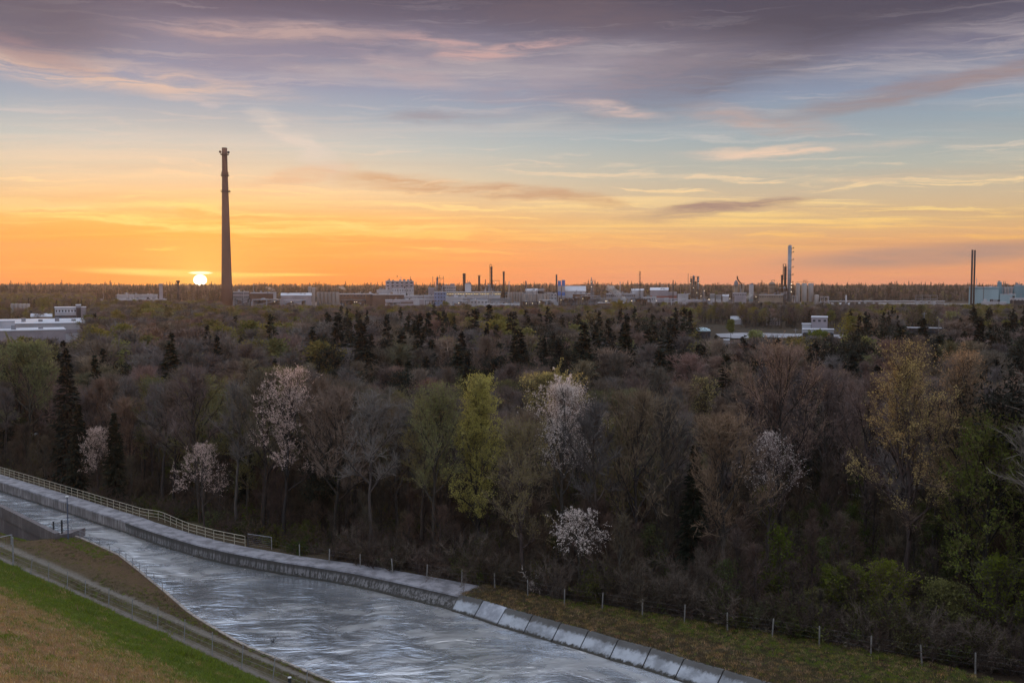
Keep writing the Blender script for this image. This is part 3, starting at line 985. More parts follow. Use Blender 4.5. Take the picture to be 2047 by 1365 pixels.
# ------------------------------------------------------------------ tree generators (numpy)
def np_mesh(name, V, Fs, mats, mi=None):
    """V (n,3); Fs list of (k,m) int arrays (tri or quad)"""
    me = bpy.data.meshes.new(name)
    nl = sum(f.size for f in Fs); nf = sum(len(f) for f in Fs)
    me.vertices.add(len(V)); me.vertices.foreach_set('co', np.asarray(V, np.float32).ravel())
    me.loops.add(nl); me.polygons.add(nf)
    me.loops.foreach_set('vertex_index', np.concatenate([f.ravel() for f in Fs]).astype(np.int32))
    starts, s = [], 0
    for f in Fs:
        starts.append(s + np.arange(len(f)) * f.shape[1]); s += f.size
    me.polygons.foreach_set('loop_start', np.concatenate(starts).astype(np.int32))
    if mi is not None: me.polygons.foreach_set('material_index', np.asarray(mi, np.int32))
    for m in mats: me.materials.append(m)
    me.update(calc_edges=True)
    return me


def unit(a):
    return a / (np.linalg.norm(a, axis=-1, keepdims=True) + 1e-9)


class Tree:
    def __init__(s, seed):
        s.r = np.random.default_rng(seed)
        s.wv, s.wf, s.nw = [], [], 0
        s.tv = []          # crown triangles, (n,3,3)
        s.seg = []         # (p, d, len) sample positions for twigs

    def tube(s, pts, rad, n=5):
        pts = np.asarray(pts, float); k = len(pts)
        d = unit(np.gradient(pts, axis=0))
        a = np.where(np.abs(d[:, :1]) < 0.8, np.array([[1.0, 0, 0]]), np.array([[0, 1.0, 0]]))
        u = unit(np.cross(d, a)); w = np.cross(d, u)
        t = np.arange(n) * 2 * np.pi / n
        ring = pts[:, None] + np.asarray(rad)[:, None, None] * (np.cos(t)[None, :, None] * u[:, None] + np.sin(t)[None, :, None] * w[:, None])
        i = np.arange(k - 1)[:, None]; j = np.arange(n)[None]; j2 = (j + 1) % n
        f = np.stack([i * n + j, i * n + j2, (i + 1) * n + j2, (i + 1) * n + j], -1).reshape(-1, 4) + s.nw
        s.wv.append(ring.reshape(-1, 3)); s.wf.append(f); s.nw += k * n

    def limb(s, p, d, L, r0, k=5, up=0.25, wob=0.16, n=4, drop=0.0):
        pts = [np.array(p, float)]; d = np.array(d, float); d /= np.linalg.norm(d)
        for i in range(k):
            d = d + np.array([0, 0, up / k * 2.0]) + s.r.normal(0, wob, 3) * np.array([1, 1, .6]) - np.array([0, 0, drop * i / k])
            d /= np.linalg.norm(d)
            pts.append(pts[-1] + d * L / k)
        rad = np.linspace(r0, max(0.012, r0 * 0.22), k + 1)
        s.tube(pts, rad, n)
        return np.array(pts)

    def tri(s, p, d, L, w):
        """thin triangles starting at p along d"""
        q = s.r.normal(0, 1, p.shape)
        side = unit(np.cross(d, q)) * (w[:, None] / 2)
        s.tv.append(np.stack([p - side, p + side, p + d * L[:, None]], 1))

    def leaf(s, p, size, flat=0.4):
        d = unit(s.r.normal(0, 1, p.shape)); q = unit(s.r.normal(0, 1, p.shape) * np.array([1, 1, flat]))
        e = unit(np.cross(d, q))
        sz = size[:, None] if hasattr(size, '__len__') else size
        s.tv.append(np.stack([p, p + d * sz, p + (d * 0.5 + e * 0.8) * sz], 1))

    def wood_mesh(s, name, m):
        return np_mesh(name, np.concatenate(s.wv), [np.concatenate(s.wf)], [m])

    def crown_mesh(s, name, m):
        T = np.concatenate(s.tv)
        return np_mesh(name, T.reshape(-1, 3), [np.arange(len(T) * 3).reshape(-1, 3)], [m])

    def both_mesh(s, name, mw, mc):
        T = np.concatenate(s.tv); W = np.concatenate(s.wv); f = np.concatenate(s.wf)
        return np_mesh(name, np.concatenate([W, T.reshape(-1, 3)]), [f, np.arange(len(T) * 3).reshape(-1, 3) + len(W)], [mw, mc], np.r_[np.zeros(len(f)), np.ones(len(T))])


def deciduous(seed, h=18.0, base=0.32, spread=0.24, limbs=13, subs=5, twigs=1500, tw=0.045, tl=1.1, upright=0.5, leaves=0, lsize=0.16, leaf_lo=0.0,
              blossom=False, lnoise=0.35, lean=0.0, lod=0, shape=0.0, drop=0.0, twig2=2):
    t = Tree(seed); r = t.r
    k = 9
    wander = np.cumsum(r.normal(0, 0.10 * h / 18, (k + 1, 2)), 0) + np.linspace(0, 1, k + 1)[:, None] ** 1.3 * np.array([[lean * h, 0]])
    zt = np.linspace(0, h * 0.86, k + 1)
    tp = np.c_[wander - wander[0], zt]
    r0 = h * 0.0115 + 0.03
    t.tube(tp, np.linspace(r0, 0.035, k + 1) ** 1.0, 6 if lod == 0 else 3)
    ends = []; branches = []
    for i in range(limbs):
        f = base + (0.93 - base) * ((i + r.uniform(0, 0.8)) / limbs) ** 0.85
        z = f * h * 0.9
        p = np.array([np.interp(z, zt, tp[:, 0]), np.interp(z, zt, tp[:, 1]), z])
        a = i * 2.4 + r.uniform(-.5, .5)
        u = (f - base) / (1 - base)
        prof = (math.sin(math.pi * min(1, (u * 0.80 + 0.22)))) if shape == 0 else (1 - u) ** shape + 0.1
        L = spread * h * 1.25 * (0.35 + 0.75 * prof) * r.uniform(0.8, 1.15)
        tilt = (1.15 - 0.75 * u - 0.45 * upright) * r.uniform(0.85, 1.15)
        d = np.array([math.cos(a) * math.sin(tilt), math.sin(a) * math.sin(tilt), math.cos(tilt)])
        if p[2] + d[2] * L > h: L *= max(0.3, (h - p[2]) / (d[2] * L))
        rr = r0 * 0.5 * (1 - 0.55 * u)
        b = t.limb(p, d, L, rr, 5, up=upright * 0.5, n=4 if lod == 0 else 3, drop=drop)
        branches.append((b, 1.0))
        for q in range(subs):
            fr = 0.25 + 0.7 * (q + r.uniform(0, .7)) / subs
            ii = min(4, int(fr * 5)); pp = b[ii] + (b[ii + 1] - b[ii]) * (fr * 5 - ii)
            dd = unit(b[ii + 1] - b[ii]) + r.normal(0, 0.55, 3)
            dd[2] += upright * 0.5
            sb = t.limb(pp, dd, L * 0.42 * r.uniform(.7, 1.3), max(0.026, rr * 0.45), 3, up=upright * 0.5, n=3, drop=drop)
            branches.append((sb, 0.9))
    # top leader forks
    for q in range(4):
        a = r.uniform(0, 6.28)
        b = t.limb(tp[-1 - q % 2], [math.cos(a) * .5, math.sin(a) * .5, 1.0], h * 0.13, 0.03, 3, n=3)
        branches.append((b, 1.0))
    A, B = [], []
    for b, w in branches:
        for i in range(len(b) - 1):
            if i >= len(b) * 0.25: A.append(b[i]); B.append(b[i + 1])
    A, B = np.array(A), np.array(B)
    n = twigs
    ix = r.integers(0, len(A), n); f = r.uniform(0, 1, (n, 1))
    p = A[ix] + (B[ix] - A[ix]) * f
    d = unit(unit(B[ix] - A[ix]) * 0.9 + r.normal(0, 0.6, (n, 3)) + np.array([0, 0, upright * 0.7 - drop]))
    L = r.uniform(0.5, 1.3, n) * tl; w = np.full(n, tw)
    hot = p[:, 2] > h * 0.97 - L
    L = np.where(hot, np.maximum(0.2, (h * 1.02 - p[:, 2]).clip(0.2)), L)
    t.tri(p, d, L, w * 1.2)
    P2, D2, L2 = [p], [d], [L]
    for q in range(twig2):
        ff = r.uniform(0.25, 0.9, (n, 1))
        p2 = p + d * L[:, None] * ff
        d2 = unit(d + r.normal(0, 0.5, (n, 3)))
        l2 = L * r.uniform(0.35, 0.65, n)
        t.tri(p2, d2, l2, w * 0.8)
        P2.append(p2); D2.append(d2); L2.append(l2)
    if leaves:
        tw_tree = t.tv; t.tv = []
        PP = np.concatenate(P2); DD = np.concatenate(D2); LL = np.concatenate(L2)
        ok = np.where(PP[:, 2] > leaf_lo * h)[0]
        ix = ok[r.integers(0, len(ok), leaves)]
        fp = r.uniform(0.1, 1.05, (leaves, 1))
        q = PP[ix] + DD[ix] * LL[ix][:, None] * fp + r.normal(0, lsize * lnoise, (leaves, 3))
        t.leaf(q, r.uniform(0.6, 1.3, leaves) * lsize)
        t.leaves = t.tv
        t.tv = tw_tree
    return t


def conifer(seed, h=16.0, rad=0.17, levels=44, per=7, tris=8, w=0.30, lod=0, bare=0.06):
    t = Tree(seed); r = t.r
    t.tube([(0, 0, 0), (0.05, 0.02, h * .5), (0, 0, h)], [h * 0.012 + .03, h * 0.008, 0.015], 5 if lod == 0 else 3)
    ps, ds, Ls = [], [], []
    for i in range(levels):
        f = bare + (1 - bare) * (i / levels) ** 0.92
        z = f * h
        Rr = rad * h * ((1 - f) ** 0.82) + 0.12
        for j in range(per):
            a = r.uniform(0, 6.283); rr = Rr * r.uniform(0.6, 1.2)
            ps.append((0, 0, z + r.uniform(-.6, .6) * h / levels * 1.6)); ds.append((math.cos(a), math.sin(a), 0.25 - 0.75 * (1 - f) * r.uniform(0.5, 1))); Ls.append(rr)
    ps, ds, Ls = np.array(ps), unit(np.array(ds)), np.array(Ls)
    for q in range(tris):
        f = r.uniform(0.12, 0.85, (len(ps), 1))
        p = ps + ds * Ls[:, None] * f
        side = unit(np.cross(ds, np.array([0, 0, 1.0])))
        d = unit(ds * 0.9 + side * r.normal(0, 0.6, (len(ps), 1)) + np.array([0, 0, -0.35]) + r.normal(0, .15, ps.shape))
        L = (Ls * 0.42 * (1.15 - f[:, 0]) + 0.22) * r.uniform(.8, 1.3, len(ps))
        t.tri(p, d, L, np.full(len(ps), w) * (0.6 + 0.5 * (1 - f[:, 0])))
    t.tri(np.array([[0, 0, h * 0.93]] * 6), unit(np.c_[r.normal(0, .25, (6, 2)), np.ones(6)]), np.full(6, h * 0.075), np.full(6, 0.12))
    return t


def pine(seed, h=17.0, clumps=26, per=110, lod=0):
    t = Tree(seed); r = t.r
    b = np.array([(0, 0, 0), (0.2, 0.1, h * .4), (0.0, 0.3, h * .75), (0.1, 0.2, h * 0.97)])
    t.tube(b, [h * 0.014, h * .011, h * .008, 0.03], 6 if lod == 0 else 3)
    for i in range(clumps):
        f = 0.45 + 0.53 * r.random() ** 0.8
        a = r.uniform(0, 6.28)
        Rr = h * 0.16 * (math.sin(math.pi * (0.18 + 0.78 * (f - .42) / .6))) * r.uniform(.4, 1.1)
        p0 = np.array([0.1, 0.2, f * h - Rr * 0.4])
        c = np.array([math.cos(a) * Rr, math.sin(a) * Rr, f * h])
        t.tube([p0, (p0 + c) / 2 + [0, 0, -.1], c], [0.06, 0.04, 0.02], 3)
        s = h * 0.055 * r.uniform(.7, 1.3)
        p = c + r.normal(0, 1, (per, 3)) * np.array([s, s, s * 0.45])
        d = unit(r.normal(0, 1, (per, 3)) + np.array([0, 0, .5]))
        t.tri(p, d, r.uniform(.3, .6, per), np.full(per, 0.16))
    return t


def shrub(seed, h=3.0, n=650, w=0.035, leaves=0, lsize=0.12, arch=0.3):
    t = Tree(seed); r = t.r
    PP, DD, LL = [], [], []
    for i in range(16):
        a = r.uniform(0, 6.28); tl = r.uniform(0.1, 0.75)
        L = h * r.uniform(.6, 1.15)
        p0 = np.array([r.normal(0, h * .12), r.normal(0, h * .12), 0])
        b = t.limb(p0, [math.cos(a) * math.sin(tl), math.sin(a) * math.sin(tl), math.cos(tl)], L, 0.035, 5, up=-arch * r.random(), n=3, wob=.14)
        for q in range(5): PP.append(b[q]); DD.append(b[q + 1] - b[q])
    PP, DD = np.array(PP), np.array(DD)
    ix = r.integers(0, len(PP), n)
    p = PP[ix] + DD[ix] * r.random((n, 1)); d = unit(unit(DD[ix]) + r.normal(0, .7, (n, 3)) + [0, 0, .25]); L = r.uniform(.3, .9, n) * h * .25
    t.tri(p, d, L, np.full(n, w))
    p2 = p + d * L[:, None] * .5
    t.tri(p2, unit(d + r.normal(0, .7, (n, 3))), L * .6, np.full(n, w * .8))
    if leaves:
        tw_tree = t.tv; t.tv = []
        ix = r.integers(0, n, leaves)
        t.leaf(p[ix] + d[ix] * L[ix][:, None] * r.random((leaves, 1)) + r.normal(0, .08, (leaves, 3)), r.uniform(.6, 1.3, leaves) * lsize)
        t.leaves = t.tv; t.tv = tw_tree
    return t


# materials of wood, twigs and leaves
m_bark = mat('grey_brown_bark', (0.070, 0.058, 0.052), 0.9, 0.5, 1.5, stretch=(4, 4, 0.5), rnd=1.0)
m_bark_dark = mat('dark_bark', (0.030, 0.026, 0.024), 0.9, 0.4, 1.5, stretch=(4, 4, 0.5))
m_tw = {
    'brown': mat('brown_twigs', (0.185, 0.142, 0.118), 0.9, 0.25, 0.3, rnd=0.7),
    'grey': mat('grey_twigs', (0.165, 0.142, 0.135), 0.9, 0.25, 0.3, rnd=0.7),
    'pink': mat('reddish_twigs', (0.235, 0.160, 0.125), 0.9, 0.25, 0.3, rnd=0.6),
    'olive': mat('olive_budding_twigs', (0.180, 0.160, 0.085), 0.9, 0.25, 0.3, rnd=0.8),
}
m_needle = mat('spruce_needles', (0.020, 0.025, 0.016), 0.85, 0.4, 0.5, rnd=0.9)
m_pine = mat('pine_needles', (0.022, 0.025, 0.015), 0.85, 0.4, 0.5, rnd=0.6)
m_leaf = {
    'olive': mat('young_olive_leaves', (0.21, 0.19, 0.075), 0.7, 0.3, 0.4, rnd=0.6, trans=0.35),
    'yellow': mat('yellow_green_leaves', (0.52, 0.47, 0.14), 0.7, 0.25, 0.4, rnd=0.1, trans=0.35),
    'lime': mat('pale_lime_leaves', (0.28, 0.29, 0.12), 0.7, 0.25, 0.4, rnd=0.2, trans=0.35),
    'gold': mat('golden_buds', (0.54, 0.43, 0.17), 0.7, 0.3, 0.4, rnd=0.1, trans=0.35),
    'green': mat('fresh_green_leaves', (0.165, 0.185, 0.042), 0.7, 0.3, 0.4, rnd=0.3, trans=0.35),
    'white': mat('white_blossom', (0.84, 0.74, 0.69), 0.7, 0.12, 0.4, trans=0.3),
    'pinkw': mat('pink_white_blossom', (0.80, 0.62, 0.55), 0.7, 0.15, 0.4, trans=0.3),
    'copper': mat('copper_buds', (0.40, 0.28, 0.17), 0.7, 0.3, 0.4, rnd=0.2, trans=0.3),
}
m_vine = mat('pale_dead_vines', (0.150, 0.118, 0.095), 0.9, 0.3, 0.8)


def make_thing(tree, name, loc, label, cat, group=None, sc=1.0, rz=0.0, mw=None, mc=None, ml=None, crown='crown', leafname='foliage', cache=None):
    """a tree as a thing: trunk and crown (and foliage) parts"""
    o = empty(name, loc, label, cat, group, rz)
    o.scale = (sc, sc, sc) if not hasattr(sc, '__len__') else sc
    if cache is not None and cache:
        pass
    else:
        cache = [] if cache is None else cache
        cache.append(('trunk', tree.wood_mesh('trunk', mw)))
        cache.append((crown, tree.crown_mesh(crown, mc)))
        if hasattr(tree, 'leaves'):
            tw = tree.tv; tree.tv = tree.leaves
            cache.append((leafname, tree.crown_mesh(leafname, ml)))
            tree.tv = tw
    for nme, me in cache:
        c = bpy.data.objects.new(nme, me); COL.objects.link(c); c.parent = o
    return o


rng = random.Random(11)
HC = []
TREES = []       # (x, y, radius) of hero trees to keep others off


def hero(kind, px, D, top, label, name=None, width=1.0, rz=None, **kw):
    p = PD(px, 600, D)
    z0 = floor_z(p[0], D)
    ztop = PD(px, top, D)[2]
    h = ztop - z0
    rz = rng.uniform(0, 6.28) if rz is None else rz
    seed = int(px * 7 + D)
    Dm = fence_y(p[0]) + 2.2
    if D < Dm:
        D = Dm; p = PD(px, 600, D); z0 = floor_z(p[0], D); h = PD(px, top, D)[2] - z0
    TREES.append((p[0], D, 3.2))
    HC.append((px, D, {'spruce': 34, 'pine': 30, 'cherry': 44 if top < 1000 else 34, 'bigcherry': 60, 'poplar': 56, 'lime': 36, 'beech': 60, 'gold': 66, 'green': 44, 'copper': 60, 'round': 50}[kind] * (100 / max(90, D))))
    if kind == 'spruce':
        t = conifer(seed, h, 0.15 * width, 52, 8, 9, 0.26)
        return make_thing(t, name or 'spruce_tree', (p[0], D, z0), label, 'spruce', None, 1, rz, m_bark_dark, m_needle)
    if kind == 'pine':
        t = pine(seed, h, 34, 150)
        return make_thing(t, name or 'pine_tree', (p[0], D, z0), label, 'pine tree', None, 1, rz, m_bark_dark, m_pine)
    spec = dict(
        cherry=dict(base=.30, spread=.19 * width, limbs=17, subs=5, twigs=620, tl=1.35, leaves=13000, lsize=.085, lnoise=.45, tw=.03, leaf_lo=.42, upright=.45),
        bigcherry=dict(base=.42, spread=.24 * width, limbs=20, subs=6, twigs=1000, tl=1.6, leaves=17000, lsize=.085, lnoise=.45, tw=.03, leaf_lo=.58, upright=.8),
        poplar=dict(base=.20, spread=.185 * width, limbs=30, subs=6, twigs=2400, tl=1.1, leaves=38000, lsize=.115, lnoise=.6, tw=.03, upright=.75),
        lime=dict(base=.40, spread=.17 * width, limbs=16, subs=6, twigs=1700, tl=1.0, leaves=9000, lsize=.11, lnoise=.6, tw=.035, leaf_lo=.45, upright=.55),
        beech=dict(base=.24, spread=.29 * width, limbs=18, subs=9, twigs=2700, tl=1.1, tw=.042, upright=.50),
        copper=dict(base=.26, spread=.27 * width, limbs=18, subs=7, twigs=2800, tl=1.1, tw=.034, upright=.45, leaves=9000, lsize=.11, leaf_lo=.5),
        gold=dict(base=.30, spread=.21 * width, limbs=20, subs=7, twigs=2200, tl=1.1, tw=.034, upright=.50, leaves=14000, lsize=.10, lnoise=.6, leaf_lo=.42),
        green=dict(base=.10, spread=.24 * width, limbs=22, subs=6, twigs=1500, tl=1.1, tw=.03, upright=.2, leaves=9000, lsize=.17, leaf_lo=.05),
        round=dict(base=.25, spread=.34 * width, limbs=20, subs=8, twigs=3400, tl=1.2, tw=.045, upright=.35, leaves=9000, lsize=.17, leaf_lo=.3),
    )[kind]
    spec = dict(spec); spec.update({k: v for k, v in kw.items() if k not in ('leafm', 'twigm')})
    if p[0] > -1e9 and h < 12: spec['twigs'] = int(spec['twigs'] * .7); spec['tl'] = spec['tl'] * .75
    t = deciduous(seed, h, **spec)
    lm = {'cherry': 'white', 'bigcherry': 'white', 'poplar': 'yellow', 'lime': 'lime', 'copper': 'copper', 'gold': 'gold', 'green': 'green', 'round': 'yellow', 'beech': 'olive'}[kind]
    tm = {'beech': 'pink', 'poplar': 'olive', 'lime': 'olive', 'green': 'olive', 'round': 'olive', 'copper': 'pink', 'gold': 'pink'}.get(kind, 'brown')
    nm = {'cherry': 'cherry_tree', 'bigcherry': 'cherry_tree', 'poplar': 'poplar_tree', 'beech': 'beech_tree', 'copper': 'beech_tree'}.get(kind, 'broadleaf_tree')
    return make_thing(t, name or nm, (p[0], D, z0), label, 'tree', None, 1, rz, m_bark, m_tw[kw.get('twigm', tm)], m_leaf[kw.get('leafm', lm)],
                      crown='branches', leafname='blossom' if 'cherry' in kind else 'foliage')


hero('cherry', 560, 106, 742, 'tall pink blossoming cherry behind the end of the long railing', width=1.05, leafm='pinkw', lean=0.06, rz=0.0)
hero('poplar', 958, 98, 760, 'tall yellow-green poplar, the brightest tree at the middle of the forest edge')
hero('lime', 866, 97, 772, 'slender tree with pale lime leaves just left of the yellow-green poplar')
hero('lime', 840, 101, 800, 'thinner dark-stemmed tree with sparse leaves behind the pale lime one', leafm='olive', leaves=3500)
hero('bigcherry', 1128, 96, 778, 'large white blossoming cherry with its flowers massed at the top', leaves=20000, width=1.05)
hero('beech', 1275, 92, 790, 'broad bare beech with a rounded reddish crown right of the white cherry', width=1.0)
hero('beech', 1335, 97, 800, 'bare grey beech with forked limbs behind the broad reddish one', twigm='grey', width=.8)
hero('beech', 1455, 90, 832, 'bare beech with a brownish pink crown right of the dark narrow spruce', width=.95)
hero('spruce', 1392, 94, 890, 'narrow near-black spruce standing alone among bare beeches', width=1.1)
hero('gold', 1832, 83, 692, 'tallest tree at the right, bare below with golden buds at the top', width=.9)
hero('gold', 1925, 86, 716, 'broad copper-gold budding tree just right of the tallest one', leafm='copper', width=1.15)
hero('green', 1985, 79, 830, 'bright green young tree with layered branches near the right edge', width=1.0, leaves=8000)
hero('pine', 2052, 80, 745, 'dark pine reaching in from the right edge of the picture')
hero('copper', 1565, 112, 695, 'wide brownish pink tree rising above the wood right of the dark conifers', width=1.15, leaves=3500)
hero('beech', 1650, 118, 742, 'bare brown tree between the wide pink one and the golden tree', width=.9, twigm='brown')
hero('beech', 1740, 104, 752, 'bare brown tree just left of the golden tree', width=.8, twigm='brown')
hero('cherry', 1545, 97, 872, 'small thinly blossoming cherry above the forest path', width=1.2, leaves=2600, leaf_lo=.6)
hero('cherry', 1160, 84, 1022, 'low white blossoming cherry leaning over the forest fence', width=1.6, leaves=4500, upright=.1, leaf_lo=.5, limbs=12, twigs=420, drop=.15)
hero('cherry', 400, 112, 892, 'pink-white blossoming cherry standing behind the walkway railing', width=1.45, leafm='pinkw', upright=.15, leaves=6500, limbs=13)
hero('cherry', 190, 128, 858, 'narrow white blossoming cherry between two dark spruces at the left', width=1.1, leaves=5200, leafm='pinkw')
hero('round', 52, 160, 690, 'round yellow-green tree rising above the bare wood at the left edge', width=.95, leafm='lime', leaves=15000)
hero('round', 1105, 122, 752, 'round golden olive crown behind the white cherry', width=.85, leafm='gold', leaves=9000)
hero('round', 1405, 150, 758, 'small golden olive tree in front of the dark conifers', width=.6, leafm='gold', leaves=5000)
hero('round', 560, 128, 738, 'low olive-yellow crown behind the pink cherry', width=.7, leafm='olive', leaves=6000)
hero('spruce', 150, 132, 806, 'dark spruce left of the narrow white cherry', width=1.25)
hero('spruce', 222, 128, 826, 'dark spruce right of the narrow white cherry', width=1.3)
for px_, lab_ in ((1394, 'first of the dark spruces standing before the pale blue dome'), (1412, 'second of the dark spruces standing before the pale blue dome'), (1432, 'third of the dark spruces standing right of the pale blue dome')):
    hero('spruce', px_, 300, 666 + (px_ % 7), lab_, width=1.5)
hero('green', 1700, 80, 1140, 'fresh green bushy sapling behind the right part of the fence', width=1.5, leaves=6000)
hero('green', 1636, 80, 1178, 'small dull green sapling low behind the fence, left of the bushy one', width=1.2, leaves=2500, leafm='olive')
hero('green', 1790, 79, 1128, 'small leafing tree low behind the fence at the foot of the golden tree', width=1.2, leaves=2500, leafm='green')
hero('green', 1905, 77, 1165, 'leafing sapling low behind the fence, second from the right edge', width=1.3, leaves=2500, leafm='olive')
hero('green', 2012, 75, 1120, 'leafing sapling low behind the fence at the right edge', width=1.2, leaves=2500, leafm='green')
hero('pine', 640, 108, 900, 'dark ivy-green pine half hidden among bare trunks right of the pink cherry')

# ------------------------------------------------------------------ the wood: individual trees near, massed copies far
KINDS = {}
for q in range(4):
    KINDS.setdefault('brown', []).append((deciduous(100 + q, 17, base=.40, spread=.185, limbs=14, subs=6, twigs=1700, tw=.050, upright=.55), 'brown'))
for q in range(3):
    KINDS.setdefault('grey', []).append((deciduous(200 + q, 17, base=.46, spread=.15, limbs=12, subs=6, twigs=1500, tw=.050, upright=.6), 'grey'))
for q in range(3):
    KINDS.setdefault('pink', []).append((deciduous(300 + q, 17, base=.30, spread=.23, limbs=15, subs=6, twigs=1900, tw=.048, upright=.5), 'pink'))
for q in range(3):
    KINDS.setdefault('olive', []).append((deciduous(400 + q, 16, base=.22, spread=.22, limbs=16, subs=6, twigs=1400, tw=.048, upright=.4, leaves=3000, lsize=.15), 'olive'))
LABEL = {
    'brown': ('bare brown tree standing in the wood behind the canal', 'bare brown trees of the wood'),
    'grey': ('bare tall-stemmed grey tree standing in the wood behind the canal', 'bare grey trees of the wood'),
    'pink': ('bare spreading reddish-twigged tree standing in the wood behind the canal', 'reddish bare trees of the wood'),
    'olive': ('budding olive-green tree standing in the wood behind the canal', 'budding trees of the wood'),
}
CACHE = {(k, q): [] for k in KINDS for q in range(len(KINDS[k]))}
CON = [conifer(500 + q, 16, .16, 44, 7, 8, .30) for q in range(3)]
CONC = [[] for _ in CON]
PIN = [pine(600 + q, 16, 24, 110) for q in range(2)]
PINC = [[] for _ in PIN]


def near_road(x, y):
    for rd in ROADS:
        q = [P(a, b_, 0) for a, b_ in rd]
        for a, b_ in zip(q, q[1:]):
            if a[0] <= x <= b_[0]:
                yy = a[1] + (b_[1] - a[1]) * (x - a[0]) / (b_[0] - a[0])
                if abs(yy - y) < 2.8: return True
    return False


# open ground: (px range, D range)
CLEAR = [(-300, 175, 330, 640), (1385, 1700, 300, 640), (1800, 1900, 400, 560), (1385, 1480, 640, 700)]
FACT0, FACT1 = 905, 1480


def clear(px, D):
    for a, b_, d0, d1 in CLEAR:
        if a <= px <= b_ and d0 <= D <= d1: return True
    return False


pts = []
rr = random.Random(5)
D = 60.0
while D < 900:
    step = 5.1 if D < 200 else (6.0 if D < 420 else 7.0)
    half = D * 0.86
    x = -half - 8
    while x < half + 8:
        xx, yy = x + rr.uniform(-.45, .45) * step, D + rr.uniform(-.45, .45) * step
        x += step
        if yy < fence_y(xx) + 2.5: continue
        dist = math.hypot(xx, yy)
        pxx = 1023.5 + F * xx / yy
        if pxx < -650 or pxx > 2700: continue
        if clear(pxx, yy): continue
        if near_road(xx, yy): continue
        if any((xx - a) ** 2 + (yy - b_) ** 2 < c * c for a, b_, c in TREES): continue
        if yy < 170 and any(yy < D0 + 1 and abs(pxx - p0) < w0 and yy > D0 - 60 for p0, D0, w0 in HC): continue
        pts.append((xx, yy, pxx))
    D += step
pts.sort(key=lambda q: q[1])


def pick_kind(px, D):
    n = mnoise.noise((px * 0.006, D * 0.012, 3.3))
    n2 = mnoise.noise((px * 0.011, D * 0.02, 8.1))
    r = rr.random()
    if D > 150:
        pc = 0.22 + 0.5 * max(0, n2)
        if 600 < px < 1560 and 175 < D < 340: pc += 0.30
        if 1600 < px < 2047 and 190 < D < 480: pc += 0.38
        if px < 160 and 200 < D < 330: pc += 0.35
        if D > 340: pc *= 0.35
        if px < 620 and D > 190: pc *= 0.35
    else:
        pc = 0.05 + 0.25 * max(0, n2)
    if r < pc: return 'pine' if rr.random() < 0.38 else 'spruce'
    r = rr.random()
    if D > 330: return 'olive' if r < .30 + n * .4 else ('grey' if r < .55 else ('brown' if r < .8 else 'pink'))
    return 'olive' if r < 0.12 + max(0, n) * 0.35 else ('pink' if r < .38 else ('grey' if r < .62 else 'brown'))


# crown-top guide of the nearest layer (px, y)
GX = [0, 120, 400, 520, 620, 720, 800, 900, 1000, 1100, 1200, 1300, 1400, 1480, 1560, 1650, 1750, 1850, 1950, 2047]
GY = [755, 745, 740, 735, 745, 745, 765, 790, 790, 790, 800, 790, 815, 815, 735, 750, 775, 760, 770, 770]
n_ind = {'broad': 0, 'conifer': 0}
WOOD = []
ZONES = [(-999, 130, 'at the far left'), (130, 330, 'around the narrow white cherry'), (330, 480, 'behind the walkway railing'), (480, 700, 'around the tall pink cherry'), (700, 820, 'left of the lime tree'),
         (820, 1040, 'around the yellow-green poplar'), (1040, 1190, 'around the big white cherry'), (1190, 1360, 'around the broad reddish beech'), (1360, 1500, 'around the lone narrow spruce'),
         (1500, 1720, 'right of the small cherry'), (1720, 1890, 'around the tallest golden tree'), (1890, 9999, 'at the right edge')]
far_pts = []
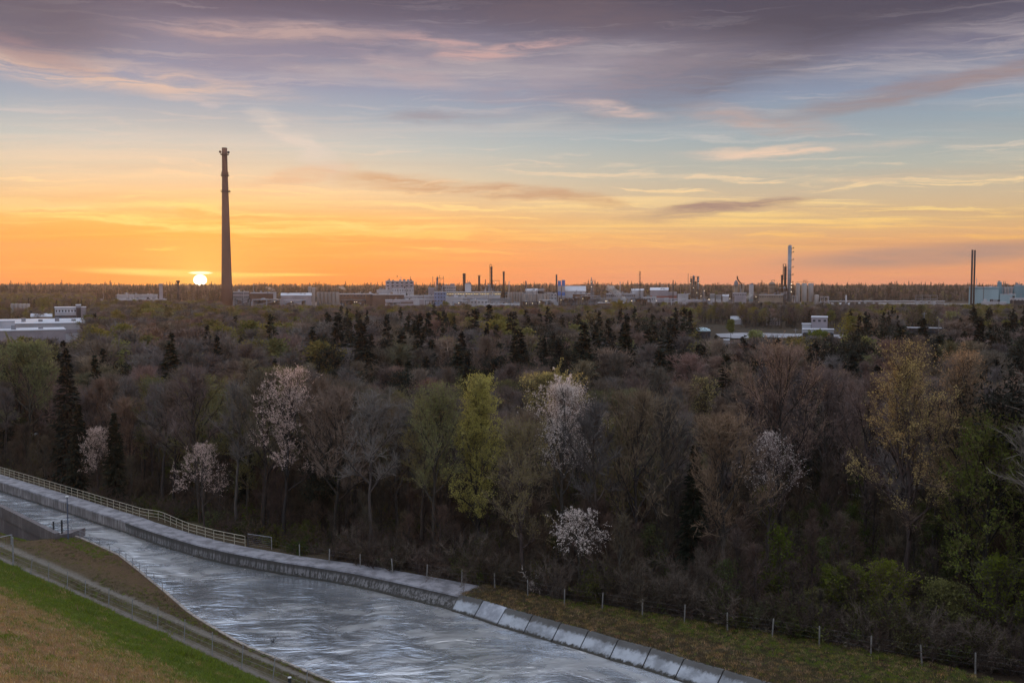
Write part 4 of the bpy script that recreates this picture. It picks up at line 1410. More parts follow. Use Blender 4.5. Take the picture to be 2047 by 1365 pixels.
for (x, y, px) in pts:
    k = pick_kind(px, y)
    z0 = floor_z(x, y)
    if y < 135:
        gy = float(np.interp(px, GX, GY)) + rr.uniform(-6, 55)
        h = (CAM_H - (gy - 566) * y / F) - z0
        h = max(8, min(20, h)) * (.8 if k in ('spruce', 'pine') else 1)
    elif y < 340:
        h = rr.uniform(13, 18.5)
        if y < 185: h = min(h, rr.uniform(12, 16))
    else:
        h = rr.uniform(11, 17)
    if k == 'spruce' and 130 < y: h *= rr.uniform(1.05, 1.25)
    # keep sight lines to the yards open
    if 1385 < px < 1700 and y <= 300: h = min(h, CAM_H - (672 - 566) * y / F * rr.uniform(1.0, 1.25))
    if 1385 < px < 1470 and y > 210 and y <= 300: h = min(h, CAM_H - (690 - 566) * y / F)
    if px < 175 and y < 330 and y > 135: h = min(h, CAM_H - (686 - 566) * y / F * rr.uniform(0.92, 1.2))
    if 1800 < px < 1900 and 250 < y <= 400: h = min(h, CAM_H - (672 - 566) * y / F)
    if y > 430: h = min(h, CAM_H - (606 - 566 + (12 if px < 190 else -4 if px < 440 else (8 if px < 1400 else 6))) * y / F + rr.uniform(-3, 1.5))
    if h < 4.5: continue
    far = False
    if k in ('spruce', 'pine'):
        if n_ind['conifer'] < 190 and y < 300 and -60 < px < 2110:
            n_ind['conifer'] += 1
            if k == 'spruce':
                q = rr.randrange(3)
                o_ = make_thing(CON[q], 'spruce_tree', (x, y, z0), 'dark spruce standing among bare trees in the depth of the wood', 'spruce', 'dark spruces of the wood', (h / 16 * rr.uniform(.85, 1.7 if y > 150 else 1.1),) * 2 + (h / 16,), rr.uniform(0, 6.28), m_bark_dark, m_needle, cache=CONC[q]); WOOD.append((o_, 'spruce', px, y))
            else:
                q = rr.randrange(2)
                o_ = make_thing(PIN[q], 'pine_tree', (x, y, z0), 'dark pine with a flat-topped crown in the depth of the wood', 'pine tree', 'dark pines of the wood', h / 16, rr.uniform(0, 6.28), m_bark_dark, m_pine, cache=PINC[q]); WOOD.append((o_, 'pine', px, y))
        else: far = True
    else:
        if n_ind['broad'] < 268 and -60 < px < 2110:
            n_ind['broad'] += 1
            q = rr.randrange(len(KINDS[k])); t, tm = KINDS[k][q]
            s = h / 17
            o_ = make_thing(t, 'bare_tree' if k != 'olive' else 'budding_tree', (x, y, z0), LABEL[k][0], 'tree', LABEL[k][1], (s * rr.uniform(.85, 1.15), s * rr.uniform(.85, 1.15), s), rr.uniform(0, 6.28),
                       m_bark, m_tw[tm], m_leaf['olive'], crown='branches', cache=CACHE[(k, q)]); WOOD.append((o_, k, px, y))
        else: far = True
    if far: far_pts.append((x, y, z0, h, k))


KN = {'brown': 'bare brown tree', 'grey': 'bare grey slender tree', 'pink': 'bare spreading reddish tree', 'olive': 'budding olive tree', 'spruce': 'dark spruce', 'pine': 'dark flat-topped pine'}
ORD = ['leftmost', 'second', 'third', 'fourth', 'fifth', 'sixth', 'seventh', 'eighth', 'ninth', 'tenth', 'eleventh', 'twelfth', 'thirteenth', 'fourteenth']
bins = {}
for o_, k, px, D_ in WOOD:
    zn = [z[2] for z in ZONES if z[0] <= px < z[1]][0]
    row = 'front-row' if D_ < 112 else ('second-row' if D_ < 150 else ('deeper' if D_ < 200 else 'deepest'))
    bins.setdefault((k, zn, row), []).append((px, o_))
for (k, zn, row), l in bins.items():
    l.sort(key=lambda q: q[0])
    for i, (px, o_) in enumerate(l):
        if len(l) == 1: o_['label'] = 'only %s %s %s' % (row, KN[k], zn)
        else: o_['label'] = ('%s of the %s %ss %s' if i == 0 else ('rightmost of the %s %ss %s' if i == len(l) - 1 else '%s from left of the %s %ss %s')) % ((ORD[min(i, 13)], row, KN[k], zn) if i < len(l) - 1 or i == 0 else (row, KN[k], zn))


# massed far wood: geometry-node instances of whole-tree meshes
def templates(name, lst):
    c = bpy.data.collections.new(name)
    for i, me in enumerate(lst):
        o = bpy.data.objects.new('%s_%02d' % (name, i), me)
        c.objects.link(o)
    return c


def scatter(name, pts_, coll, n_var, label=None, cat=None, seed=0):
    """pts_: (x, y, z, scale_xy, scale_z, rz, variant)"""
    A = np.array(pts_, float)
    me = bpy.data.meshes.new(name)
    me.vertices.add(len(A)); me.vertices.foreach_set('co', A[:, :3].astype(np.float32).ravel())
    for nm, col in (('sxy', 3), ('sz', 4), ('rz', 5)):
        a = me.attributes.new(nm, 'FLOAT', 'POINT'); a.data.foreach_set('value', A[:, col].astype(np.float32))
    a = me.attributes.new('vi', 'INT', 'POINT'); a.data.foreach_set('value', A[:, 6].astype(np.int32))
    o = bpy.data.objects.new(name, me); COL.objects.link(o)
    tag(o, label, cat, kind='stuff')
    ng = bpy.data.node_groups.new(name, 'GeometryNodeTree')
    ng.interface.new_socket('Geometry', in_out='INPUT', socket_type='NodeSocketGeometry')
    ng.interface.new_socket('Geometry', in_out='OUTPUT', socket_type='NodeSocketGeometry')
    N = ng.nodes.new; L = ng.links.new
    gi, go = N('NodeGroupInput'), N('NodeGroupOutput')
    ci = N('GeometryNodeCollectionInfo'); ci.inputs['Collection'].default_value = coll
    ci.inputs['Separate Children'].default_value = True; ci.inputs['Reset Children'].default_value = True
    ip = N('GeometryNodeInstanceOnPoints'); ip.inputs['Pick Instance'].default_value = True

    def at(nm, ty='FLOAT'):
        q = N('GeometryNodeInputNamedAttribute'); q.data_type = ty; q.inputs['Name'].default_value = nm
        return q.outputs['Attribute']
    cs, cr = N('ShaderNodeCombineXYZ'), N('ShaderNodeCombineXYZ')
    s1 = at('sxy'); L(s1, cs.inputs[0]); L(s1, cs.inputs[1]); L(at('sz'), cs.inputs[2]); L(at('rz'), cr.inputs[2])
    L(gi.outputs[0], ip.inputs['Points']); L(ci.outputs[0], ip.inputs['Instance']); L(at('vi', 'INT'), ip.inputs['Instance Index'])
    L(cr.outputs[0], ip.inputs['Rotation']); L(cs.outputs[0], ip.inputs['Scale']); L(ip.outputs[0], go.inputs[0])
    md = o.modifiers.new('scatter', 'NODES'); md.node_group = ng
    return o


FT, FK = [], {}
for k, n_, kw in (('brown', 3, dict(base=.3, spread=.23)), ('grey', 2, dict(base=.38, spread=.2)), ('pink', 2, dict(base=.28, spread=.25)), ('olive', 3, dict(base=.22, spread=.24, leaves=1500, lsize=.42))):
    for q in range(n_):
        t = deciduous(700 + len(FT), 16, limbs=12, subs=4, twigs=650, tw=.085, tl=1.5, upright=.5, lod=1, **kw)
        if hasattr(t, 'leaves'):
            # foliage colour carries the crown at this distance
            t.tv = t.leaves
            FT.append(t.both_mesh('far_tree', m_bark, m_leaf['olive']))
        else:
            FT.append(t.both_mesh('far_tree', m_bark, m_tw[k]))
        FK.setdefault(k, []).append(len(FT) - 1)
for q in range(3):
    FT.append(conifer(800 + q, 16, .17, 26, 6, 5, .55, lod=1).both_mesh('far_spruce', m_bark_dark, m_needle)); FK.setdefault('spruce', []).append(len(FT) - 1)
for q in range(2):
    FT.append(pine(850 + q, 16, 20, 50, lod=1).both_mesh('far_pine', m_bark_dark, m_pine)); FK.setdefault('pine', []).append(len(FT) - 1)
FK2 = {}
for k, lst in KINDS.items():
    t, tm = lst[0]
    FT.append(t.both_mesh('side_tree', m_bark, m_tw[tm])); FK2[k] = len(FT) - 1
for k, t, mm in (('spruce', CON[0], m_needle), ('pine', PIN[0], m_pine)):
    FT.append(t.both_mesh('side_' + k, m_bark_dark, mm)); FK2[k] = len(FT) - 1
tcoll = templates('wood_template', FT)
scatter('distant_wood', [(x, y, z, h / 16 * rr.uniform(.9, 1.6), h / 16, rr.uniform(0, 6.28), rr.choice(FK[k]) if y > 190 else FK2[k]) for x, y, z, h, k in far_pts], tcoll, len(FT),
        'dense mass of bare, budding and dark trees filling the plain behind the canal', 'wood')
# horizon wood on the low ridge behind the works
hp = []
for i in range(21000):
    D = 1500 + 2000 * rr.random() ** 1.4
    px = rr.uniform(-700, 2750)
    x = (px - 1023.5) / F * D
    n = mnoise.noise((px * 0.004, D * 0.001, 1))
    k = rr.choice(['spruce', 'spruce', 'spruce', 'pine', 'brown', 'grey']) if rr.random() < 0.7 + n * .4 else rr.choice(['brown', 'grey', 'pink', 'brown', 'olive'])
    h = rr.uniform(10, 15) if k not in ('spruce', 'pine') else rr.uniform(12, 19)
    h *= 1 + .28 * mnoise.noise((px * 0.02, D * 0.002, 4))
    if k == 'spruce' and rr.random() < .10: h *= 1.35
    hp.append((x, D, ground_z(x, D) - 0.3, h / 16 * rr.uniform(1.0, 1.4), h / 16, rr.uniform(0, 6.28), rr.choice(FK[k])))
for i in range(5000):     # left of the works the wood comes nearer
    D = rr.uniform(900, 1500); px = rr.uniform(-700, 190)
    x = (px - 1023.5) / F * D
    h = rr.uniform(10, 15); k = rr.choice(['brown', 'grey', 'olive', 'olive', 'spruce'])
    hp.append((x, D, ground_z(x, D) - 0.2, h / 16 * 1.2, h / 16, rr.uniform(0, 6.28), rr.choice(FK[k])))
scatter('horizon_wood', hp, tcoll, len(FT), 'dark conifer and broadleaf wood along the low ridge on the horizon', 'wood')

# undergrowth
m_brush = mat('dark_brush_twigs', (0.105, 0.076, 0.056), 0.9, 0.3, .5, rnd=.6)
m_brush_leaf = mat('dull_brush_leaves', (0.105, 0.115, 0.040), 0.8, 0.3, .5, rnd=.7, trans=.3)
SH = [shrub(900 + q, 2.6, 420, .05) for q in range(3)]
SHL = [shrub(920 + q, 2.4, 260, .045, leaves=700, lsize=.16) for q in range(2)]
UM = [t.both_mesh('brush', m_bark, m_brush) for t in SH]
for t, c in zip(SHL, ('olive', 'green')):
    t.tv = t.leaves; UM.append(t.both_mesh('leafy_brush', m_bark, m_brush_leaf))
SAP = [deciduous(980 + q, 7, base=.12, spread=.20, limbs=12, subs=3, twigs=420, tw=.035, tl=.8, upright=.6, lod=1) for q in range(3)]
for t in SAP: UM.append(t.both_mesh('sapling', m_bark, m_brush))
SAPL = deciduous(985, 6, base=.12, spread=.22, limbs=12, subs=3, twigs=300, tw=.03, tl=.8, upright=.4, lod=1, leaves=900, lsize=.17)
SAPL.tv = SAPL.leaves; UM.append(SAPL.both_mesh('leafy_sapling', m_bark, m_brush_leaf))
ucoll = templates('brush_template', UM)
up = []
for i in range(9000):
    D = 72 + 150 * rr.random() ** 1.5
    px = rr.uniform(-400, 2400); x = (px - 1023.5) / F * D
    if D < fence_y(x) + 1.0 or near_road(x, D): continue
    n = mnoise.noise((x * .06, D * .06, 2))
    gsel = rr.random() < (.10 + max(0, n) * .7 + (.18 if px > 1500 else 0))
    s = rr.uniform(.35, 1.1)
    up.append((x, D, floor_z(x, D) - .05, s * 1.2, s, rr.uniform(0, 6.28), rr.choice([3, 4]) if gsel else rr.choice([0, 1, 2])))
for i in range(1000):
    D = 78 + 110 * rr.random() ** 1.3
    px = rr.uniform(-60, 2110); x = (px - 1023.5) / F * D
    if D < fence_y(x) + 1.6 or near_road(x, D): continue
    n = mnoise.noise((x * .05, D * .05, 7))
    gsel = rr.random() < (.06 + max(0, n) * .5 + (.15 if px > 1550 else 0))
    s = rr.uniform(.45, 1.25)
    up.append((x, D, floor_z(x, D) - .05, s, s, rr.uniform(0, 6.28), 8 if gsel else rr.choice([5, 6, 7])))
scatter('undergrowth', up, ucoll, len(UM), 'low twiggy brush and young leaves under the trees', 'undergrowth')

SHR = []
def zone_of(px): return [z[2] for z in ZONES if z[0] <= px < z[1]][0]
# single shrubs along the fence
SL = [('twiggy grey-brown shrub pressing against the forest fence', 'bare shrubs along the fence', 'brown'), ('pale twiggy shrub pressing against the forest fence', 'pale shrubs along the fence', 'grey')]
shc = {0: [], 1: [], 2: []}
shb = [shrub(950, 3.4, 1300, .032), shrub(951, 3.2, 1200, .03), shrub(952, 3.0, 700, .03, leaves=1600, lsize=.13)]
for i in range(64):
    t = (i + rr.uniform(-.3, .3)) / 64
    a = 2 + t * (len(FL) - 5)
    ii = int(a); p = FL[ii] * (1 - (a - ii)) + FL[ii + 1] * (a - ii)
    off = rr.uniform(1.0, 3.6)
    x, y = p[0] + off * .6, p[1] + off * .8
    z = floor_z(x, y)
    q = rr.choice([0, 0, 1, 1, 2]) if p[0] < 15 else rr.choice([0, 1, 2, 2])
    s = rr.uniform(.55, 1.25)
    if q == 2: lab, grp, c = 'fresh leafing green shrub just behind the forest fence', 'leafing shrubs along the fence', 'olive'
    else: lab, grp, c = SL[q]
    SHR.append((None, x, q, 1023.5 + F * x / y)); so_ = make_thing(shb[q], 'shrub', (x, y, z), lab, 'shrub', grp, s, rr.uniform(0, 6.28), m_bark, m_brush if q != 1 else m_vine, m_brush_leaf, crown='branches', cache=shc[q]); SHR[-1] = (so_, x, q, 1023.5 + F * x / y)

SHR.sort(key=lambda q: q[1])
for i, (o_, x_, q_, p_) in enumerate(SHR):
    same = [s for s in SHR if s[2] == q_ and zone_of(s[3]) == zone_of(SHR[i][3])]
    k_ = [s[0] for s in same].index(o_)
    o_['label'] = '%s of the %s shrubs behind the forest fence %s' % (ORD[min(k_, 13)], ['twiggy dark', 'pale twiggy', 'leafing green'][q_], zone_of(SHR[i][3])) if len(same) > 1 else 'only %s shrub behind the forest fence %s' % (['twiggy dark', 'pale twiggy', 'leafing green'][q_], zone_of(SHR[i][3]))

# pale vine-hung snags
for (px, D, top, lab) in ((938, 88, 1042, 'arching pale vine-covered bush behind the fence below the yellow-green poplar'), (1382, 84, 1040, 'pale vine-draped dead stem below the narrow dark spruce'),
                          (1444, 83, 1066, 'pale vine-draped dead stem right of the one under the spruce'), (1070, 84, 1128, 'small white-flowering bush left of the low cherry')):
    p = PD(px, 600, D); D = max(D, fence_y(p[0]) + 2.0); p = PD(px, 600, D); z0 = floor_z(p[0], D); h = PD(px, top, D)[2] - z0
    t = shrub(int(px), h, 1500 if px != 1070 else 500, .03, arch=.9)
    make_thing(t, 'vine_covered_bush', (p[0], D, z0), lab, 'bush', None, (.6, .6, 1) if px > 1300 else 1, 0, m_bark, m_vine if px != 1070 else m_leaf['white'], crown='branches')

# grass tufts on the dam slope and banks
m_gr = [mat('green_grass', (0.21, 0.265, 0.05), 0.8, 0.4, 1.0, rnd=.5, trans=.3), mat('dry_grass', (0.52, 0.34, 0.17), 0.85, 0.35, 1.0, rnd=.5, trans=.2), mat('brown_grass', (0.15, 0.118, 0.07), 0.85, 0.35, 1.0, rnd=.5, trans=.2)]
GT = []
for mi_, mm in enumerate(m_gr):
    for q in range(2):
        t = Tree(1000 + q + mi_ * 5); n = 16
        p = np.c_[t.r.normal(0, .12, (n, 2)), np.zeros(n)]
        t.tri(p, unit(np.c_[t.r.normal(0, .45, (n, 2)), np.ones(n)]), t.r.uniform(.10, .30, n), np.full(n, .035))
        GT.append(t.crown_mesh('tuft', mm))
gcoll = templates('tuft_template', GT)
gp_ = []
for i in range(120000):
    n_ = 29 * rr.random() ** 0.9
    a = rr.uniform(-115, 5)
    c = N_TOE - n_
    x, y = Td[0] * a + Tn[0] * c, Td[1] * a + Tn[1] * c
    w = mnoise.noise((x * .12, y * .12, 2)) * 3.5 + mnoise.noise((x * .45, y * .45, 5)) * 2.5
    u = n_ + w
    green = u < 9.5 or rr.random() < max(0.08, .6 - (u - 9.5) * .12)
    sp = mnoise.noise((x * .35, y * .35, 6))
    if green and 1.5 < u < 6.0: s = .9 + 2.6 * max(0, sp)
    else: s = rr.uniform(.5, 1.0)
    if green and u > 2 and rr.random() < 1.1 * (mnoise.noise((x * .5, y * .5, 11)) - .12): green = False
    if not green and u > 9 and rr.random() < .9 * mnoise.noise((x * .4, y * .4, 13)): green = True
    if not green and rr.random() < .3: continue
    gp_.append((x, y, 1.3 + .5 * n_ - .03, s * 1.2, s, rr.uniform(0, 6.28), rr.choice([0, 1] if green else [2, 3, 3])))
for i in range(22000):
    j = rr.randrange(LN - 1); t = rr.random()
    fr = rr.random(); e = Le[j] * (1 - fr) + Le[j + 1] * fr; a, u = toe_coord(e)
    T = np.array([Td[0] * a + Tn[0] * N_TOE, Td[1] * a + Tn[1] * N_TOE, 1.3])
    uu = u * t
    if uu < .1 or abs(uu - .5) < .35 or abs(uu - 2.6) < .4 or u - uu < .5: continue
    q = T * (1 - t) + e * t
    s_ = t ** 3
    z = 1.3 * (1 - s_) + e[2] * s_
    gg_ = (u - uu < 3 and q[0] < -42) or rr.random() < .12
    gp_.append((q[0], q[1], z - .03, .8, rr.uniform(.25, .6) if not gg_ else .9, rr.uniform(0, 6.28), rr.choice([0, 1]) if gg_ else rr.choice([4, 5, 5])))
for i in range(26000):
    j = rr.randrange(N0 + 13, NR - 1); t = rr.random(); off = .3 + 11 * rr.random()
    p = Rt[j] * (1 - t) + Rt[j + 1] * t + out_n(j, Rt) * off
    if p[1] > fence_y(p[0]) + 1.0: continue
    gg_ = rr.random() < (0.42 if off > 4.4 + 1.5 * mnoise.noise((p[0] * .3, p[1] * .3, 0)) else .06)
    gp_.append((p[0], p[1], 1.2, 1.0, rr.uniform(.35, .9), rr.uniform(0, 6.28), rr.choice([0, 1]) if gg_ else rr.choice([3, 4, 5, 5])))
scatter('grass', gp_, gcoll, len(GT), 'green and straw-coloured grass on the dam slope and canal banks', 'grass')
# ------------------------------------------------------------------ the works on the plain
FM = {
    'white': mat('white_cladding', (0.42, 0.42, 0.46), 0.7, 0.2, 0.08, stretch=(1, 1, .3)),
    'grey': mat('grey_cladding', (0.25, 0.25, 0.28), 0.75, 0.25, 0.1, stretch=(1, 1, .3)),
    'conc': mat('silo_concrete', (0.33, 0.305, 0.30), 0.85, 0.25, 0.1, stretch=(1, 1, .2)),
    'lilac': mat('pale_lilac_cladding', (0.34, 0.31, 0.35), 0.75, 0.2, 0.1),
    'blue': mat('blue_cladding', (0.16, 0.24, 0.42), 0.7, 0.2, 0.1),
    'teal': mat('teal_cladding', (0.17, 0.30, 0.36), 0.7, 0.15, 0.05, stretch=(1, 1, .2)),
    'teal2': mat('pale_teal_cladding', (0.30, 0.44, 0.50), 0.7, 0.15, 0.05, stretch=(1, 1, .2)),
    'tan': mat('tan_cladding', (0.26, 0.21, 0.17), 0.8, 0.25, 0.1),
    'brown': mat('brown_cladding', (0.14, 0.09, 0.075), 0.8, 0.3, 0.1),
    'rust': mat('rusty_steel', (0.055, 0.032, 0.026), 0.75, 0.4, 0.3),
    'steel': mat('silver_steel', (0.26, 0.28, 0.32), 0.42, 0.25, 0.3, metal=0.55),
    'dark': mat('dark_structure', (0.045, 0.040, 0.045), 0.8, 0.3, 0.3),
    'roof': mat('pale_flat_roof', (0.50, 0.52, 0.58), 0.75, 0.25, 0.06),
    'glass': mat('dark_window', (0.04, 0.05, 0.07), 0.25, 0.2, 0.2, spec=0.6),
    'bluew': mat('bright_blue_band', (0.10, 0.20, 0.52), 0.6, 0.1),
    'chim': mat('chimney_concrete', (0.22, 0.120, 0.095), 0.9, 0.22, 0.05, stretch=(1, 1, .3)),
    'red': mat('dull_red_band', (0.28, 0.10, 0.08), 0.7, 0.2),
}
lit = bpy.data.materials.new('lit_lamp'); lit.use_nodes = True
b = lit.node_tree.nodes['Principled BSDF']; b.inputs['Emission Color'].default_value = (1.0, 0.80, 0.5, 1); b.inputs['Emission Strength'].default_value = 1.6
litw = bpy.data.materials.new('lit_window'); litw.use_nodes = True
b = litw.node_tree.nodes['Principled BSDF']; b.inputs['Emission Color'].default_value = (1.0, 0.78, 0.42, 1); b.inputs['Emission Strength'].default_value = 0.55
b.inputs['Base Color'].default_value = (.5, .4, .25, 1)


def X(px, D): return PD(px, 566, D)[0]
def Z(py, D): return PD(1023, py, D)[2]


def building(name, x0, x1, top, D, dep, wall, label, cat='building', base=-0.3, roof='roof', bands=(), wins=0, rows=0, winmat='glass', para=True, extras=(), vents=0, slope=0.0):
    """x0,x1 left/right and top as seen, D distance of the front face"""
    X0, X1, ZT_ = X(x0, D), X(x1, D), Z(top, D)
    o = empty(name, ((X0 + X1) / 2, D, 0), label, cat)
    o.rotation_euler.z = -math.atan2((X0 + X1) / 2, D)
    mb = MB(); mb.box(X0, X1, D, D + dep, base, ZT_ - 0.4); mb.build('wall', FM[wall], o)
    mb = MB()
    if slope:
        mb.hexa([(X0 - .3, D - .3, ZT_ - .4), (X1 + .3, D - .3, ZT_ - .4), (X1 + .3, D + dep + .3, ZT_ - .4), (X0 - .3, D + dep + .3, ZT_ - .4)],
                [(X0 - .3, D + dep * .45, ZT_ + slope), (X1 + .3, D + dep * .45, ZT_ + slope), (X1 + .3, D + dep * .55, ZT_ + slope), (X0 - .3, D + dep * .55, ZT_ + slope)])
    else:
        mb.box(X0 - .2, X1 + .2, D - .2, D + dep + .2, ZT_ - 0.398, ZT_)
    rf = mb.build('roof', FM[roof], o)
    Wd, Hh = X1 - X0, ZT_ - max(base, 0)
    for (f0, f1, mt) in bands:
        mb = MB(); mb.box(X0 + .1, X1 - .1, D - .12, D - .003, ZT_ - Hh * f1, ZT_ - Hh * f0); mb.build('facade_band', FM[mt] if mt in FM else litw, o)
    if wins:
        r_ = max(1, rows)
        cw = Wd / wins
        mb = MB()
        ch = min(3.4, (Hh - 1.5) / r_)
        proto = None
        for rr_ in range(r_):
            for c in range(wins):
                m_ = MB() if proto is None else None
                cx, cz = X0 + cw * (c + .5), ZT_ - 1.6 - ch * rr_
                if proto is None:
                    m_ = MB(); m_.box(-cw * .24, cw * .24, -.16, -.004, -min(1.1, ch * .4), 0)
                    proto = m_.mesh('window', FM[winmat] if winmat in FM else litw)
                w_ = bpy.data.objects.new('window', proto); COL.objects.link(w_); w_.parent = o
                w_.location = (cx - o.location.x, 0, cz)
    for k in range(vents):
        fx_ = (k + .7) / (vents + .6)
        mb = MB(); mb.box(X0 + Wd * fx_ - 1, X0 + Wd * fx_ + 1, D + dep * .3, D + dep * .3 + 2, ZT_ + .002, ZT_ + 1.1 + (k % 2) * .8); mb.build('roof_vent', FM['grey'], o)
    if D > 900 and Wd > 6:
        r_ = random.Random(label)
        for k in range(min(11, 2 + int(Wd / 5))):
            xx = X0 + Wd * r_.random() * .92; w_ = r_.uniform(.8, 3.2); h_ = r_.uniform(.6, 2.4); yy = D + dep * r_.uniform(.1, .7)
            zz0 = ZT_ + .003 + (slope * .3 if slope else 0)
            mb = MB()
            if r_.random() < .35: mb.tube([(xx, yy, ZT_ - .3), (xx, yy, ZT_ + h_ * r_.choice([1.5, 2, 4]))], .28, 6)
            else: mb.box(xx, xx + w_, yy, yy + w_, ZT_ - .2, ZT_ + h_)
            mb.build('roof_unit', FM[r_.choice(['grey', 'white', 'dark', 'steel', 'tan'])], o)
        for k in range(min(6, 1 + int(Wd / 8))):
            xx = X0 + Wd * r_.uniform(.04, .96); mb = MB()
            c_ = r_.random()
            if c_ < .4: mb.tube([(xx, D - .35, base), (xx, D - .35, ZT_ + .6)], .2, 5); nm_ = 'facade_pipe'
            elif c_ < .7: mb.box(xx, xx + 2.2, D - .1, D - .004, max(base, 0) + .1, Hh * .35); nm_ = 'gate_opening'
            else: mb.box(xx, xx + r_.uniform(2, 5), D - 2.2, D - .02, base, Hh * r_.uniform(.3, .7)); nm_ = 'lean_to'
            mb.build(nm_, FM['dark' if nm_ == 'gate_opening' else r_.choice(['grey', 'white', 'dark', 'tan', 'brown', 'lilac'])], o)
    return o


def stack(name, cx, wpx, top, D, mt, label, cat='chimney', taper=1.0, rings=(), base=0, n=14, cap=True):
    r = wpx / F * D / 2
    x, zt = X(cx, D), Z(top, D)
    o = empty(name, (x, D, 0), label, cat)
    mb = MB(); mb.tube([(x, D, base - .3), (x, D, zt)], [r * taper, r], n); mb.build('shaft', FM[mt], o, True)
    for y in rings:
        z = Z(y, D); rr_ = r * (1 + (taper - 1) * (zt - z) / zt) + max(.5, r * .25)
        mb = MB(); mb.tube([(x, D, z), (x, D, z + .35)], rr_, n); 
        for h in (.35 + .6, .35 + 1.15):
            mb.tube([(x + rr_ * math.cos(t), D + rr_ * math.sin(t), z + h) for t in np.linspace(0, 6.28, 13)], .05, 3, cap=False)
        mb.build('platform', FM['dark'], o)
    return o


def silos(name, xs, top, D, mt, label, dome=True, cat='silos', base=-0.3, extra_top=1.2):
    x0, x1 = xs[0][0], xs[-1][1]
    o = empty(name, ((X(x0, D) + X(x1, D)) / 2, D, 0), label, cat)
    for a, b_ in xs:
        r = (X(b_, D) - X(a, D)) / 2 * .97; cx = X((a + b_) / 2, D); zt = Z(top, D)
        mb = MB()
        prof = [(r, base), (r, zt - r * .35)] + ([(r * .85, zt - r * .12), (r * .5, zt), (.01, zt + .02)] if dome else [(r, zt), (.01, zt + .02)])
        mb.lathe((cx, D + r, 0), prof, 18); s = mb.build('silo', FM[mt], o, True)
    if extra_top:
        mb = MB(); rr_ = (X(x1, D) - X(x0, D))
        zt = Z(top, D)
        mb.tube([(X(x0, D), D + 2, zt + 1.1), (X(x1, D), D + 2, zt + 1.1)], .12, 4)
        k = max(3, len(xs) + 1)
        for i in range(k):
            xx = X(x0, D) + rr_ * i / (k - 1); mb.tube([(xx, D + 2, zt - .6), (xx, D + 2, zt + 1.1)], .09, 4)
        mb.build('roof_railing', FM['dark'], o)
    return o


def lattice(name, x0, x1, top, D, mt, label, levels=5, cat='process tower', dep=None, base=0.0, fill=0.0, lights=0, vessels=0, seed=1):
    r_ = random.Random(seed)
    X0, X1, zt = X(x0, D), X(x1, D), Z(top, D); w = X1 - X0; dep = dep or w
    o = empty(name, ((X0 + X1) / 2, D, 0), label, cat)
    t_ = max(.14, w * .022)
    o.rotation_euler.z = -math.atan2((X0 + X1) / 2, D)
    for xx in (X0, (X0 + X1) / 2, X1):
        for yy in (D, D + dep):
            mb = MB(); mb.box(xx - t_, xx + t_, yy - t_, yy + t_, base, zt)
            mb.build('column', FM[mt], o)
    for i in range(1, levels + 1):
        z = base + (zt - base) * i / levels
        mb = MB(); mb.box(X0 - .4, X1 + .4, D - .4, D + dep + .4, z - .30, z - .02)
        mb.tube([(X0 - .4, D - .4, z + 1), (X1 + .4, D - .4, z + 1)], .06, 3)
        mb.build('floor_grid', FM[mt], o)
    mb = MB()
    for i in range(levels):
        z0, z1 = base + (zt - base) * i / levels, base + (zt - base) * (i + 1) / levels
        a, b_ = (X0, X1) if i % 2 else (X1, X0)
        mb.tube([(a, D, z0), (b_, D, z1)], t_ * .7, 3)
    mb.build('brace', FM[mt], o)
    for i in range(vessels):
        xx = X0 + w * (i + .5) / vessels; h0 = base + (zt - base) * r_.uniform(0, .3); h1 = base + (zt - base) * r_.uniform(.6, 1.12)
        mb = MB(); mb.lathe((xx, D + dep * .5, 0), [(w * .10, h0), (w * .12, h0 + 1), (w * .12, h1 - 1), (w * .05, h1)], 10)
        mb.build('vessel', FM[r_.choice(['steel', 'grey', 'tan'])], o, True)
    for i in range(lights):
        xx = X0 + w * r_.random(); z = base + (zt - base) * (r_.randrange(levels) + .7) / levels
        mb = MB(); mb.box(xx - .35, xx + .35, D - .75, D - .45, z - .25, z + .2); mb.build('lamp', lit, o)
    return o


def pipes(name, x0, x1, y, D, label, n=3, mt='steel', gap=1.2, r=.35, every=14, base=0, dep=3):
    X0, X1, z = X(x0, D), X(x1, D), Z(y, D)
    o = empty(name, ((X0 + X1) / 2, D, 0), label, 'pipe bridge')
    for k in range(n):
        mb = MB(); mb.tube([(X0, D + k * .9, z - k * gap), (X1, D + k * .9, z - k * gap)], r, 6); mb.build('pipe', FM[mt], o, True)
    m_ = max(2, int(abs(X1 - X0) / every))
    mb = MB()
    for i in range(m_ + 1):
        xx = X0 + (X1 - X0) * i / m_
        mb.box(xx - .2, xx + .2, D + dep, D + dep + .4, base, z + .3); mb.box(xx - .2, xx + .2, D - .6, D + dep, z - gap * n, z - gap * n + .3)
    mb.build('support', FM['grey'], o)
    return o


